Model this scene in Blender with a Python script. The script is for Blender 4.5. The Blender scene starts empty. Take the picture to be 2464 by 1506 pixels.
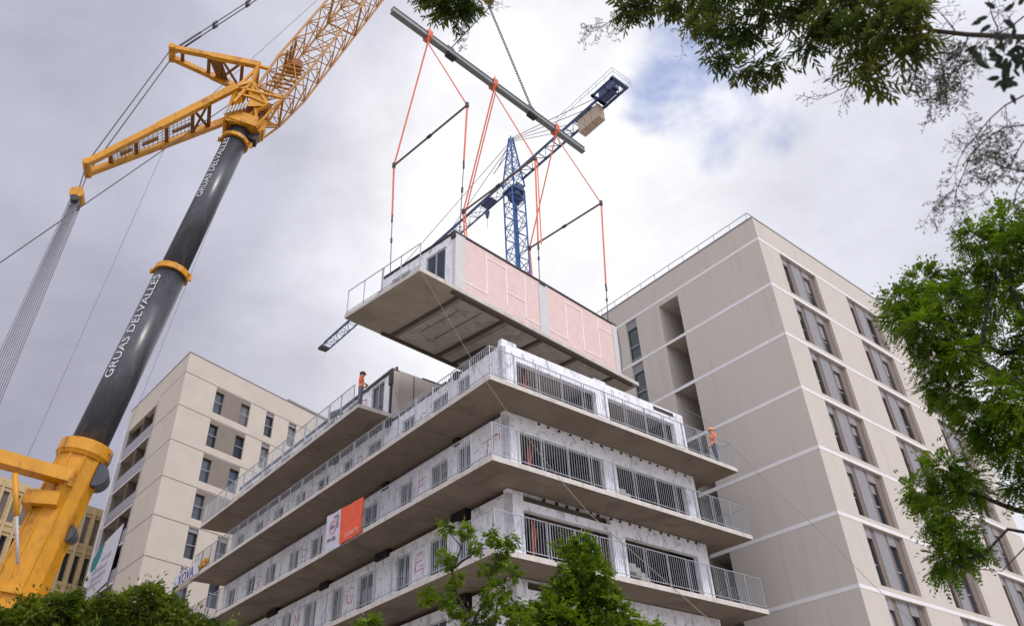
import bpy, bmesh, math, random
from mathutils import Vector, Matrix
import numpy as np
random.seed(7)
sc = bpy.context.scene
COL = sc.collection
V = Vector
R = math.radians

# ------------------------------------------------------------------ camera
FOC = 1888.83; CX, CY = 1232.0, 753.0
PITCH, ROLL = 0.61414, -0.050856
CAM = V((0, 0, 1.6))
_F = V((0, math.cos(PITCH), math.sin(PITCH)))
_U0 = V((1, 0, 0)).cross(_F)
_R = V((1, 0, 0)) * math.cos(ROLL) + _U0 * math.sin(ROLL)
_U = _R.cross(_F)
cd = bpy.data.cameras.new('camera'); cam = bpy.data.objects.new('camera', cd); COL.objects.link(cam)
cd.dof.use_dof = True; cd.dof.focus_distance = 38; cd.dof.aperture_fstop = 2.0; cd.sensor_width = 36; cd.lens = FOC / 2464 * 36; cd.clip_start = 0.1; cd.clip_end = 3000
cam.matrix_world = Matrix.Translation(CAM) @ Matrix((_R, _U, -_F)).transposed().to_4x4()
sc.camera = cam

def ray(u, v):
    return (_R * ((u - CX) / FOC) + _U * ((CY - v) / FOC) + _F).normalized()
def at(u, v, dist):              # point seen at (u, v) on the 2464 px wide picture, at a horizontal distance
    r = ray(u, v); return CAM + r * (dist / math.hypot(r.x, r.y))
def mpp(p):                      # metres per picture pixel at p
    return (V(p) - CAM).dot(_F) / FOC

# ------------------------------------------------------------------ sky and light
w = bpy.data.worlds.new('World'); sc.world = w; w.use_nodes = True
nt = w.node_tree; nt.nodes.clear()
def N(tree, t, **k):
    n = tree.nodes.new(t)
    for a, b in k.items(): setattr(n, a, b)
    return n
SUN_EL, SUN_AZ = 48, 128         # azimuth clockwise from +Y
out = N(nt, 'ShaderNodeOutputWorld'); bg = N(nt, 'ShaderNodeBackground'); nt.links.new(bg.outputs[0], out.inputs[0])
sky = N(nt, 'ShaderNodeTexSky', sky_type='NISHITA', sun_disc=False)
sky.sun_elevation = R(SUN_EL); sky.sun_rotation = R(SUN_AZ)
tc = N(nt, 'ShaderNodeTexCoord')
def wmath(op, a, b=None, clamp=False):
    n = N(nt, 'ShaderNodeMath', operation=op, use_clamp=clamp)
    for i, x in enumerate((a, b)):
        if x is None: continue
        if isinstance(x, (int, float)): n.inputs[i].default_value = x
        else: nt.links.new(x, n.inputs[i])
    return n.outputs[0]
def wnoise(scale, detail=5, rough=0.55, sc3=(1, 1, 1), off=(0, 0, 0)):
    m = N(nt, 'ShaderNodeMapping'); m.inputs['Scale'].default_value = sc3; m.inputs['Location'].default_value = off
    nt.links.new(tc.outputs['Generated'], m.inputs[0])
    n = N(nt, 'ShaderNodeTexNoise'); n.inputs['Scale'].default_value = scale; n.inputs['Detail'].default_value = detail
    n.inputs['Roughness'].default_value = rough; n.inputs['Distortion'].default_value = 0.3
    nt.links.new(m.outputs[0], n.inputs['Vector']); return n.outputs['Fac']
def wdir(u, v, r0, r1):          # 1 inside r0 degrees of a direction, 0 beyond r1 degrees
    d = ray(u, v)
    n = N(nt, 'ShaderNodeVectorMath', operation='DOT_PRODUCT'); n.inputs[1].default_value = d
    nt.links.new(tc.outputs['Generated'], n.inputs[0])
    m = N(nt, 'ShaderNodeMapRange', interpolation_type='SMOOTHSTEP')
    m.inputs['From Min'].default_value = math.cos(R(r1)); m.inputs['From Max'].default_value = math.cos(R(r0))
    nt.links.new(n.outputs['Value'], m.inputs['Value']); return m.outputs['Result']
def wmix(f, a, b):
    n = N(nt, 'ShaderNodeMix', data_type='RGBA')
    nt.links.new(f, n.inputs['Factor'])
    for i, x in ((6, a), (7, b)):
        if isinstance(x, tuple): n.inputs[i].default_value = (*x, 1)
        else: nt.links.new(x, n.inputs[i])
    return n.outputs[2]
def wramp(x, a, b):
    m = N(nt, 'ShaderNodeMapRange', interpolation_type='SMOOTHSTEP')
    m.inputs['From Min'].default_value = a; m.inputs['From Max'].default_value = b
    nt.links.new(x, m.inputs['Value']); return m.outputs['Result']
soft = wnoise(2.2, 4, 0.5); fine = wnoise(6.5, 6, 0.55, off=(3, 1, 2))
bright = wmath('MULTIPLY', wdir(1700, 640, 6, 34), 1.0)
b2 = wmath('ADD', wmath('MULTIPLY', bright, 1.15), wmath('MULTIPLY', wmath('SUBTRACT', fine, 0.5), 0.9))
b3 = wramp(b2, 0.05, 0.95)
base = wmix(wramp(soft, 0.36, 0.66), (0.56, 0.56, 0.67), (0.76, 0.76, 0.85))
dk = wdir(-300, 1500, 4, 34)
base = wmix(wmath('MULTIPLY', dk, 0.75), base, (0.31, 0.31, 0.41))
dk2 = wdir(0, -100, 2, 26)
base = wmix(wmath('MULTIPLY', dk2, 0.45), base, (0.40, 0.41, 0.54))
cloud = wmix(b3, base, (1.02, 1.02, 1.06))
rt = wmath('MULTIPLY', wdir(2250, 430, 4, 17), 0.75)
cloud = wmix(rt, cloud, (0.70, 0.71, 0.82))
det = wnoise(5.0, 9, 0.62, sc3=(1, 1, 1.8), off=(7, 3, 1))
tex = wmath('ADD', wmath('MULTIPLY', wmath('SUBTRACT', det, 0.5), 0.55), 1.0)
dm = N(nt, 'ShaderNodeVectorMath', operation='SCALE'); nt.links.new(cloud, dm.inputs[0]); nt.links.new(tex, dm.inputs['Scale']); cloud = dm.outputs[0]
# a hole in the cloud with blue sky behind it
edge = wmath('MULTIPLY', wmath('SUBTRACT', fine, 0.5), 3.2)
h1 = wmath('ADD', wmath('MULTIPLY', wdir(1680, 190, 1.5, 8.0), 1.3), edge)
h2 = wmath('ADD', wmath('MULTIPLY', wdir(1830, 235, 0.5, 5.5), 0.9), edge)
h3 = wmath('ADD', wmath('MULTIPLY', wdir(1700, 335, 0.3, 4.0), 1.0), edge)
hole = wmath('MULTIPLY', wramp(wmath('MAXIMUM', wmath('MAXIMUM', h1, h2), h3), 0.50, 1.6), 0.85)
skyb = N(nt, 'ShaderNodeMix', data_type='RGBA', blend_type='MULTIPLY'); skyb.inputs['Factor'].default_value = 1
nt.links.new(sky.outputs[0], skyb.inputs[6]); skyb.inputs[7].default_value = (0.12, 0.12, 0.12, 1)
col = wmix(hole, cloud, (0.16, 0.28, 0.70))
colb = wmix(hole, cloud, skyb.outputs[2])
colm = N(nt, 'ShaderNodeMix', data_type='RGBA'); colm.inputs['Factor'].default_value = 0.25
nt.links.new(col, colm.inputs[6]); nt.links.new(colb, colm.inputs[7])
# the overcast is brightest overhead and behind the viewer, where the sun stands behind it
ov = N(nt, 'ShaderNodeVectorMath', operation='DOT_PRODUCT'); ov.inputs[1].default_value = V((0.25, -0.75, 0.61)).normalized()
nt.links.new(tc.outputs['Generated'], ov.inputs[0])
gain = wmath('ADD', wmath('MULTIPLY', wramp(ov.outputs['Value'], 0.1, 0.9), 1.0), 1.0)
gm = N(nt, 'ShaderNodeVectorMath', operation='SCALE'); nt.links.new(colm.outputs[2], gm.inputs[0]); nt.links.new(gain, gm.inputs['Scale'])
nt.links.new(gm.outputs[0], bg.inputs[0]); bg.inputs[1].default_value = 1.0

sl = bpy.data.lights.new('sun', 'SUN'); sl.energy = 1.5; sl.angle = R(10); sl.color = (1.0, 0.95, 0.88)
so = bpy.data.objects.new('sun', sl); COL.objects.link(so)
sdir = V((math.sin(R(SUN_AZ)) * math.cos(R(SUN_EL)), math.cos(R(SUN_AZ)) * math.cos(R(SUN_EL)), math.sin(R(SUN_EL))))
so.rotation_euler = (-sdir).to_track_quat('-Z', 'Y').to_euler(); so.location = (0, -30, 60)
sc.view_settings.view_transform = 'Standard'; sc.view_settings.look = 'None'
sc.view_settings.exposure = 0.0; sc.view_settings.gamma = 1; sc.view_settings.use_curve_mapping = False
sc.render.engine = 'CYCLES'
sc.render.resolution_x = 1024; sc.render.resolution_y = 625
sc.cycles.max_bounces = 8; sc.cycles.transparent_max_bounces = 12

# ------------------------------------------------------------------ materials
MATS = {}
def mat(name, color, rough=0.7, metal=0.0, var=0.12, scale=3.0, bump=0.0, bscale=40.0, stain=None, stain_amt=0.0,
        stain_scale=(1, 1, 1), spec=0.5, trans=0.0):
    if name in MATS: return MATS[name]
    m = bpy.data.materials.new(name); m.use_nodes = True; t = m.node_tree; t.nodes.clear()
    o = N(t, 'ShaderNodeOutputMaterial'); b = N(t, 'ShaderNodeBsdfPrincipled')
    b.inputs['Roughness'].default_value = rough; b.inputs['Metallic'].default_value = metal
    b.inputs['Specular IOR Level'].default_value = spec
    tc_ = N(t, 'ShaderNodeTexCoord'); geo = N(t, 'ShaderNodeNewGeometry')
    n = N(t, 'ShaderNodeTexNoise'); n.inputs['Scale'].default_value = scale; n.inputs['Detail'].default_value = 6
    n.inputs['Roughness'].default_value = 0.6
    t.links.new(geo.outputs['Position'], n.inputs['Vector'])
    mx = N(t, 'ShaderNodeMix', data_type='RGBA')
    mx.inputs[6].default_value = tuple(c * (1 - var) for c in color) + (1,)
    mx.inputs[7].default_value = tuple(min(1, c * (1 + var)) for c in color) + (1,)
    r_ = N(t, 'ShaderNodeMapRange'); r_.inputs['From Min'].default_value = 0.3; r_.inputs['From Max'].default_value = 0.7
    t.links.new(n.outputs['Fac'], r_.inputs['Value']); t.links.new(r_.outputs[0], mx.inputs['Factor'])
    c = mx.outputs[2]
    if stain:
        mp = N(t, 'ShaderNodeMapping'); mp.inputs['Scale'].default_value = stain_scale
        t.links.new(geo.outputs['Position'], mp.inputs[0])
        n2 = N(t, 'ShaderNodeTexNoise'); n2.inputs['Scale'].default_value = 1.0; n2.inputs['Detail'].default_value = 8
        n2.inputs['Roughness'].default_value = 0.62; n2.inputs['Distortion'].default_value = 0.8
        t.links.new(mp.outputs[0], n2.inputs['Vector'])
        r2 = N(t, 'ShaderNodeMapRange', interpolation_type='SMOOTHSTEP'); r2.inputs['From Min'].default_value = 0.50
        r2.inputs['From Max'].default_value = 0.68; r2.inputs['To Max'].default_value = stain_amt
        t.links.new(n2.outputs['Fac'], r2.inputs['Value'])
        m2 = N(t, 'ShaderNodeMix', data_type='RGBA'); t.links.new(r2.outputs[0], m2.inputs['Factor'])
        t.links.new(c, m2.inputs[6]); m2.inputs[7].default_value = (*stain, 1); c = m2.outputs[2]
    t.links.new(c, b.inputs['Base Color'])
    if bump:
        n3 = N(t, 'ShaderNodeTexNoise'); n3.inputs['Scale'].default_value = bscale; n3.inputs['Detail'].default_value = 4
        t.links.new(geo.outputs['Position'], n3.inputs['Vector'])
        bp = N(t, 'ShaderNodeBump'); bp.inputs['Strength'].default_value = bump; bp.inputs['Distance'].default_value = 0.02
        t.links.new(n3.outputs['Fac'], bp.inputs['Height']); t.links.new(bp.outputs[0], b.inputs['Normal'])
    if trans:
        tr = N(t, 'ShaderNodeBsdfTranslucent'); t.links.new(c, tr.inputs[0])
        ms = N(t, 'ShaderNodeMixShader'); ms.inputs[0].default_value = trans
        t.links.new(b.outputs[0], ms.inputs[1]); t.links.new(tr.outputs[0], ms.inputs[2]); t.links.new(ms.outputs[0], o.inputs[0])
    else: t.links.new(b.outputs[0], o.inputs[0])
    MATS[name] = m; return m
def leafmat(name, c0, c1, trans=0.35, scale=1.2):
    m = mat(name, tuple((a + b) / 2 for a, b in zip(c0, c1)), rough=0.55, var=0, scale=scale, trans=trans, spec=0.3)
    for n in m.node_tree.nodes:
        if n.type == 'MIX' and n.data_type == 'RGBA':
            n.inputs[6].default_value = (*c0, 1); n.inputs[7].default_value = (*c1, 1); break
    return m

M_stucco = mat('warm_stucco', (0.55, 0.507, 0.452), 0.9, var=0.025, scale=0.35, bump=0.3, bscale=60, stain=(0.49, 0.445, 0.39), stain_amt=0.6, stain_scale=(2.2, 2.2, 0.14))
M_cream = mat('cream_panel', (0.54, 0.485, 0.415), 0.88, var=0.05, scale=0.7, bump=0.2, bscale=50, stain=(0.52, 0.46, 0.40), stain_amt=0.4, stain_scale=(0.8, 0.8, 0.3))
M_band = mat('white_band', (0.74, 0.725, 0.73), 0.8, var=0.05, scale=2)
M_joint = mat('dark_joint', (0.10, 0.085, 0.075), 0.9)
M_brown = mat('brown_cladding', (0.165, 0.128, 0.105), 0.7, var=0.1, scale=2)
M_taupe = mat('taupe_cladding', (0.21, 0.18, 0.145), 0.75, var=0.08, scale=2)
M_gpanel = mat('grey_shutter', (0.25, 0.245, 0.265), 0.6, var=0.06, scale=3)
M_frame = mat('dark_window_frame', (0.05, 0.05, 0.055), 0.5)
M_lframe = mat('pale_window_frame', (0.42, 0.42, 0.42), 0.5)
M_glass = mat('window_glass', (0.015, 0.02, 0.03), 0.08, var=0.3, scale=0.8, spec=0.9)
M_glass2 = mat('bluish_window_glass', (0.045, 0.06, 0.085), 0.12, var=0.4, scale=0.7, spec=0.9)
M_glass3 = mat('curtained_window_glass', (0.13, 0.13, 0.135), 0.2, var=0.35, scale=1.2, spec=0.8)
M_glassg = mat('greenish_glass', (0.02, 0.045, 0.045), 0.08, var=0.4, scale=0.8, spec=0.9)
M_conc = mat('raw_concrete', (0.40, 0.365, 0.33), 0.9, var=0.12, scale=1.1, bump=0.35, bscale=30, stain=(0.28, 0.24, 0.20), stain_amt=0.7, stain_scale=(0.8, 0.8, 2.0))
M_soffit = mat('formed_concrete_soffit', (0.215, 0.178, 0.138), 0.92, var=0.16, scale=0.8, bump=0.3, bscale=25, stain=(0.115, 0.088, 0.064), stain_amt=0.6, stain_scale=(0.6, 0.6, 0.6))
M_edge = mat('slab_edge_concrete', (0.58, 0.55, 0.51), 0.9, var=0.12, scale=2.5, bump=0.3, bscale=40, stain=(0.38, 0.34, 0.30), stain_amt=0.6, stain_scale=(3, 3, 1))
M_board = mat('white_sheathing_board', (0.82, 0.83, 0.88), 0.7, var=0.09, scale=2.4, stain=(0.34, 0.37, 0.43), stain_amt=0.8, stain_scale=(3.4, 3.4, 2.2))
M_galv = mat('galvanised_steel', (0.40, 0.43, 0.47), 0.45, 0.35, var=0.15, scale=6)
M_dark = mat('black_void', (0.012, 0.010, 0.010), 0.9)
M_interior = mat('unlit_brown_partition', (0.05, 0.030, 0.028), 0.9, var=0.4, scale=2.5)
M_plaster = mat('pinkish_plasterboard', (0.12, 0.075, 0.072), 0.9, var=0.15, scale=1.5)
M_ora = mat('red_oxide_steel', (0.50, 0.12, 0.07), 0.6, var=0.2, scale=4)
M_pink = mat('pink_fire_board', (0.72, 0.56, 0.525), 0.85, var=0.06, scale=3.0, stain=(0.62, 0.47, 0.44), stain_amt=0.5, stain_scale=(4, 4, 6))
M_tape = mat('white_joint_tape', (0.84, 0.76, 0.75), 0.8, var=0.04)
M_steelb = mat('black_steel_edge', (0.035, 0.033, 0.035), 0.6)
M_greyside = mat('beige_grey_module_side', (0.48, 0.44, 0.41), 0.85, var=0.07, scale=1.0)
M_yel = mat('crane_yellow_paint', (0.60, 0.268, 0.004), 0.48, var=0.14, scale=1.4, stain=(0.22, 0.085, 0.012), stain_amt=0.65, stain_scale=(2.6, 2.6, 1.1))
M_yeld = mat('crane_yellow_lattice', (0.40, 0.175, 0.006), 0.5, var=0.2, scale=1.4)
M_boom = mat('black_boom_paint', (0.028, 0.031, 0.041), 0.34, 0.0, var=0.25, scale=1.5, stain=(0.08, 0.08, 0.085), stain_amt=0.6, stain_scale=(2.5, 2.5, 0.7), spec=0.7)
M_rope = mat('steel_rope', (0.09, 0.085, 0.09), 0.55, 0.3)
M_ropel = mat('pale_steel_rope', (0.22, 0.21, 0.24), 0.5, 0.3)
M_sling = mat('orange_lifting_sling', (0.74, 0.20, 0.11), 0.7, var=0.15, scale=5)
M_beam = mat('grey_spreader_paint', (0.20, 0.225, 0.225), 0.5, 0.2, var=0.12, scale=2)
M_brownbar = mat('rusty_brown_bar', (0.16, 0.10, 0.09), 0.6)
M_blue = mat('blue_crane_paint', (0.022, 0.10, 0.30), 0.5, var=0.15, scale=1)
M_navy = mat('navy_crane_paint', (0.04, 0.065, 0.17), 0.55, var=0.2, scale=1)
M_tan = mat('tan_ballast_concrete', (0.46, 0.38, 0.29), 0.9, var=0.1)
M_white = mat('white_lettering', (0.62, 0.63, 0.66), 0.6, var=0.05)
M_red = mat('red_spray_marking', (0.55, 0.10, 0.10), 0.8, var=0.2)
M_orbanner = mat('orange_red_banner', (0.78, 0.10, 0.035), 0.6, var=0.12, scale=3)
M_pinkb = mat('pink_print', (0.70, 0.30, 0.40), 0.7)
M_wbanner = mat('white_banner', (0.58, 0.59, 0.66), 0.7, var=0.05)
M_indigo = mat('indigo_print', (0.06, 0.05, 0.22), 0.7)
M_gold = mat('golden_cloth', (0.60, 0.33, 0.06), 0.8, var=0.3, scale=8)
M_teal = mat('teal_print', (0.02, 0.22, 0.25), 0.7)
M_greyprint = mat('grey_print', (0.30, 0.31, 0.36), 0.7)
M_ochre = mat('ochre_facade', (0.52, 0.40, 0.22), 0.85, var=0.08, scale=0.6)
M_oglass = mat('dull_office_glass', (0.17, 0.15, 0.15), 0.3, var=0.3, scale=0.5)
M_ground = mat('pale_dusty_ground', (0.40, 0.35, 0.29), 0.95, var=0.15, scale=0.4)
M_road = mat('asphalt', (0.06, 0.06, 0.062), 0.9, var=0.15, scale=3)
M_bark = mat('grey_brown_bark', (0.028, 0.022, 0.02), 0.95, var=0.3, scale=12, bump=0.6, bscale=25)
M_twig = mat('dark_twig', (0.05, 0.035, 0.03), 0.9, var=0.2, scale=12)
M_skin = mat('skin', (0.45, 0.26, 0.18), 0.6)
M_vest = mat('orange_high_visibility_cloth', (0.85, 0.16, 0.04), 0.7, var=0.1, scale=9)
M_vesty = mat('pale_reflective_tape', (0.75, 0.72, 0.60), 0.5)
M_jean = mat('navy_trousers', (0.045, 0.055, 0.11), 0.85, var=0.2, scale=9)
M_greycloth = mat('grey_trousers', (0.16, 0.18, 0.22), 0.85, var=0.2, scale=9)
M_helm = mat('orange_helmet_plastic', (0.80, 0.33, 0.10), 0.35)
M_helmd = mat('dark_helmet_plastic', (0.05, 0.02, 0.03), 0.4)
M_boot = mat('dark_boot_leather', (0.03, 0.025, 0.02), 0.7)
M_hair = mat('dark_hair', (0.03, 0.02, 0.015), 0.8)
M_leafb = leafmat('bright_feathery_leaf', (0.018, 0.058, 0.006), (0.21, 0.34, 0.010), 0.45, 2.2)
M_leafd = leafmat('dark_narrow_leaf', (0.026, 0.066, 0.012), (0.16, 0.17, 0.020), 0.50, 1.4)
M_leafo = leafmat('broad_dark_leaf', (0.012, 0.02, 0.012), (0.02, 0.035, 0.015), 0.12, 2)
M_leafc = leafmat('fresh_green_leaf', (0.035, 0.095, 0.008), (0.27, 0.38, 0.012), 0.5, 3.2)
M_leafh = leafmat('deep_green_leaf', (0.022, 0.055, 0.008), (0.20, 0.25, 0.015), 0.45, 2.6)
M_leafs = leafmat('small_olive_leaf', (0.05, 0.055, 0.025), (0.10, 0.09, 0.035), 0.3, 2)

# ------------------------------------------------------------------ mesh and object helpers
WL = {}                                       # world location of every object made here
class MB:
    def __init__(s): s.v = []; s.f = []; s.m = []
    def quad(s, a, b, c, d, mi=0):
        n = len(s.v); s.v += [tuple(a), tuple(b), tuple(c), tuple(d)]; s.f.append((n, n+1, n+2, n+3)); s.m.append(mi)
    def poly(s, pts, mi=0):
        n = len(s.v); s.v += [tuple(p) for p in pts]; s.f.append(tuple(range(n, n+len(pts)))); s.m.append(mi)
    def hexa(s, p, mi=0):                     # 8 corners: bottom ring 0-3, top ring 4-7
        n = len(s.v); s.v += [tuple(q) for q in p]
        for f in ((3,2,1,0),(4,5,6,7),(0,1,5,4),(1,2,6,5),(2,3,7,6),(3,0,4,7)):
            s.f.append(tuple(n+i for i in f)); s.m.append(mi)
    def box(s, fr, a0, a1, b0, b1, z0, z1, mi=0):
        P = fr.p; s.hexa([P(a0,b0,z0),P(a1,b0,z0),P(a1,b1,z0),P(a0,b1,z0),P(a0,b0,z1),P(a1,b0,z1),P(a1,b1,z1),P(a0,b1,z1)], mi)
    def bar(s, p, q, w, h=None, mi=0, up=(0, 0, 1)):   # square bar
        p = V(p); q = V(q); h = h or w; d = (q-p)
        if d.length < 1e-6: return
        d.normalize(); u = V(up)
        if abs(d.dot(u)) > 0.97: u = V((0, 1, 0))
        x = d.cross(u).normalized()*(w/2); y = x.normalized().cross(d)*(h/2)
        s.hexa([p-x-y, p+x-y, p+x+y, p-x+y, q-x-y, q+x-y, q+x+y, q-x+y], mi)
    def tube(s, pts, r, n=8, mi=0, cap=True):
        pts = [V(p) for p in pts]; rs = r if isinstance(r, (list, tuple)) else [r]*len(pts)
        base = len(s.v); u = None
        for i, p in enumerate(pts):
            d = (pts[min(i+1, len(pts)-1)]-pts[max(i-1, 0)]).normalized()
            if u is None: u = d.orthogonal().normalized()
            else:
                u = (u-d*u.dot(d))
                u = u.normalized() if u.length > 1e-6 else d.orthogonal().normalized()
            x = d.cross(u)
            for k in range(n):
                a = 2*math.pi*k/n; s.v.append(tuple(p+(u*math.cos(a)+x*math.sin(a))*rs[i]))
        for i in range(len(pts)-1):
            for k in range(n):
                a = base+i*n+k; b = base+i*n+(k+1) % n
                s.f.append((a, b, b+n, a+n)); s.m.append(mi)
        if cap:
            s.f.append(tuple(base+k for k in range(n))[::-1]); s.m.append(mi)
            e = base+(len(pts)-1)*n; s.f.append(tuple(e+k for k in range(n))); s.m.append(mi)
    def build(s, name, m, parent=None, smooth=False, loc=None):
        if not s.v: return None
        c = V(loc) if loc is not None else V((sum(v[0] for v in s.v), sum(v[1] for v in s.v), sum(v[2] for v in s.v)))/len(s.v)
        me = bpy.data.meshes.new(name)
        co = np.array(s.v, dtype=np.float64) - np.array(c)
        me.from_pydata(co.tolist(), [], s.f)
        ms = m if isinstance(m, (list, tuple)) else [m]
        for x in ms: me.materials.append(x)
        if len(ms) > 1: me.polygons.foreach_set('material_index', s.m)
        if smooth: me.polygons.foreach_set('use_smooth', [True]*len(me.polygons))
        me.update()
        return link(name, me, parent, c)
def link(name, me, parent, c):
    o = bpy.data.objects.new(name, me); COL.objects.link(o)
    if parent is not None: o.parent = parent; o.location = V(c)-WL[parent.name]
    else: o.location = c
    WL[o.name] = V(c); return o
def thing(name, label, cat, loc, group=None):
    o = bpy.data.objects.new(name, None); COL.objects.link(o); o.location = loc; WL[o.name] = V(loc)
    o.empty_display_size = 0.3
    return tag(o, label, cat, group)
def tag(o, label, cat, group=None):
    o['label'] = label; o['category'] = cat
    if group: o['group'] = group
    return o
def struct(o, kind='structure'): o['kind'] = kind; return o
class Fr:
    def __init__(s, O, x, y, z=(0, 0, 1)): s.O = V(O); s.x = V(x); s.y = V(y); s.z = V(z)
    def p(s, a, b, c): return s.O+s.x*a+s.y*b+s.z*c
WORLD = Fr((0, 0, 0), (1, 0, 0), (0, 1, 0))
def text_mesh(txt, size, extr=0.01):
    cu = bpy.data.curves.new('tmp', 'FONT'); cu.body = txt; cu.size = size; cu.extrude = extr; cu.resolution_u = 3
    o = bpy.data.objects.new('tmp', cu); COL.objects.link(o)
    dg = bpy.context.evaluated_depsgraph_get(); me = bpy.data.meshes.new_from_object(o.evaluated_get(dg))
    bpy.data.objects.remove(o); bpy.data.curves.remove(cu); return me
def put_text(name, txt, size, fr, m, parent, bold=0.0):   # fr.x along text, fr.y up, fr.z out of the surface
    me = text_mesh(txt, size, 0.004)
    xs = [v.co.x for v in me.vertices]; cx = (max(xs)+min(xs))/2
    for v in me.vertices: v.co = fr.p(v.co.x-cx, v.co.y, v.co.z)-fr.O
    me.materials.clear(); me.materials.append(m); me.update()
    return link(name, me, parent, fr.O)

# ------------------------------------------------------------------ ground
g = MB(); g.quad((-1500, -1500, 0), (1500, -1500, 0), (1500, 1500, 0), (-1500, 1500, 0))
struct(g.build('ground', M_ground))
g = MB(); g.box(WORLD, -60, 60, 3.5, 9.5, 0.0, 0.004); struct(g.build('road', M_road))
g = MB(); g.box(WORLD, -60, 60, -2.0, 3.5, 0.0, 0.13); struct(g.build('pavement', mat('paving', (0.35, 0.33, 0.30), 0.9, var=0.15, scale=2)))

# ================================================================== building under construction
MBO = V((-0.87, 23.27, 0)); myaw = 0.8530
EX = V((math.sin(myaw), math.cos(myaw), 0)); EY = V((-math.cos(myaw), math.sin(myaw), 0))
F0 = Fr(MBO, EX, EY)
bld = thing('building_under_construction', 'half-built block of stacked concrete and white modules with balconies on every floor', 'building', tuple(F0.p(7, 14, 0)))
LEV = [3.3, 6.3, 9.3, 12.3, 15.3, 18.3]
SEG = [0, 4.35, 9.5, 14.3, 19.2, 24.1, 26.9]
for L in LEV:
    segs = SEG
    if L > 18: segs = [9.2, 14.3, 19.2, 24.1, 26.95]
    for i in range(len(segs)-1):
        b0, b1 = segs[i]+(0.012 if i else 0), segs[i+1]-(0.012 if i < len(segs)-2 else 0)
        m = MB(); a1 = 13.8 if b0 < 4 else 12.6
        P = F0.p; z0, z1 = L, L+0.18
        m.hexa([P(0,b0,z0),P(a1,b0,z0),P(a1,b1,z0),P(0,b1,z0),P(0,b0,z1),P(a1,b0,z1),P(a1,b1,z1),P(0,b1,z1)])
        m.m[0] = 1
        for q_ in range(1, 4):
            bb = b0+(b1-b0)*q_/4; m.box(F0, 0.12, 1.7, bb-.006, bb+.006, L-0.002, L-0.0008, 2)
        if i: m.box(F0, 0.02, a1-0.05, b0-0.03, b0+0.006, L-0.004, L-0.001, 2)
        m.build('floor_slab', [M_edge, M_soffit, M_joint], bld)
# walls: a board wall in the plane a = 1.8 (towards the left street) and b = 1.45 (towards the right)
def wall_piece(fr, s0, s1, z0, z1, holes, t, name='wall_panel', m=None, parent=bld):
    # fr.x along the wall, fr.y into the building
    mb = MB(); xs = sorted({s0, s1, *[h[0] for h in holes], *[h[1] for h in holes]})
    for x0, x1 in zip(xs, xs[1:]):
        hs = [h for h in holes if h[0] <= x0+1e-6 and h[1] >= x1-1e-6]
        zc = z0
        for h in sorted(hs, key=lambda h: h[2]):
            if h[2] > zc: mb.box(fr, x0, x1, 0, t, zc, h[2])
            zc = h[3]
        if zc < z1: mb.box(fr, x0, x1, 0, t, zc, z1)
    return mb.build(name, m or M_board, parent)
RW = random.Random(17)
def win(fr, x0, x1, z0, z1, parent, glass=None, frame=None, depth=0.10, mull=1, bar=0.05):
    mb = MB(); fm = frame or M_lframe
    mb.box(fr, x0, x1, depth-0.05, depth+0.02, z0, z0+bar); mb.box(fr, x0, x1, depth-0.05, depth+0.02, z1-bar, z1)
    mb.box(fr, x0, x0+bar, depth-0.05, depth+0.02, z0+bar, z1-bar); mb.box(fr, x1-bar, x1, depth-0.05, depth+0.02, z0+bar, z1-bar)
    for k in range(1, mull+1):
        xm = x0+(x1-x0)*k/(mull+1); mb.box(fr, xm-bar*0.6, xm+bar*0.6, depth-0.05, depth+0.02, z0+bar, z1-bar)
    w_ = mb.build('window', fm, parent)
    g_ = MB(); g_.box(fr, x0+bar, x1-bar, depth-0.012, depth+0.0, z0+bar, z1-bar)
    g_.build('pane', glass or RW.choice((M_glass, M_glass, M_glass, M_glass2, M_glass2, M_glass3)), w_)
    return w_
FL = Fr(F0.p(1.8, 0, 0), EY, EX)         # left facade: x = b, y = into the building
FRt = Fr(F0.p(0, 1.45, 0), EX, EY)       # right facade
bays = [(1.45, 4.35), (4.35, 9.5), (9.5, 14.3), (14.3, 19.2), (19.2, 24.1), (24.1, 26.5)]
STROKES = {'E': [((.9,1),(.2,.95),(.15,.0),(.95,.05)),((.2,.5),(.75,.55))], 'G': [((.9,.85),(.5,1),(.1,.6),(.2,.1),(.7,0),(.9,.4),(.5,.42))], 'F': [((.95,1),(.25,.95),(.15,0)),((.2,.55),(.7,.6))],
 'C': [((.9,.85),(.5,1),(.15,.6),(.2,.15),(.6,.0),(.9,.2))], 'R': [((.15,0),(.2,1),(.8,.85),(.7,.5),(.2,.5),(.9,0))], 'M': [((.05,0),(.2,1),(.5,.4),(.8,1),(.95,0))], 'P': [((.2,0),(.2,1),(.85,.85),(.75,.5),(.2,.45))],
 'O': [((.5,1),(.1,.6),(.2,.1),(.7,0),(.9,.5),(.5,1))], 'TP': [((0,.9),(1.3,1.0)),((.4,.95),(.35,0)),((.9,1),(.85,0)),((.9,1),(1.5,.9),(1.45,.6))]}
def handwriting(k, fr, size):
    m = MB()
    for st_ in STROKES[k]:
        for p, q in zip(st_, st_[1:]): m.bar(fr.p((p[0]-.5)*size, p[1]*size, 0), fr.p((q[0]-.5)*size, q[1]*size, 0), 0.042, 0.008, up=fr.z)
    return m.build('spray_marking', M_red, bld)
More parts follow.
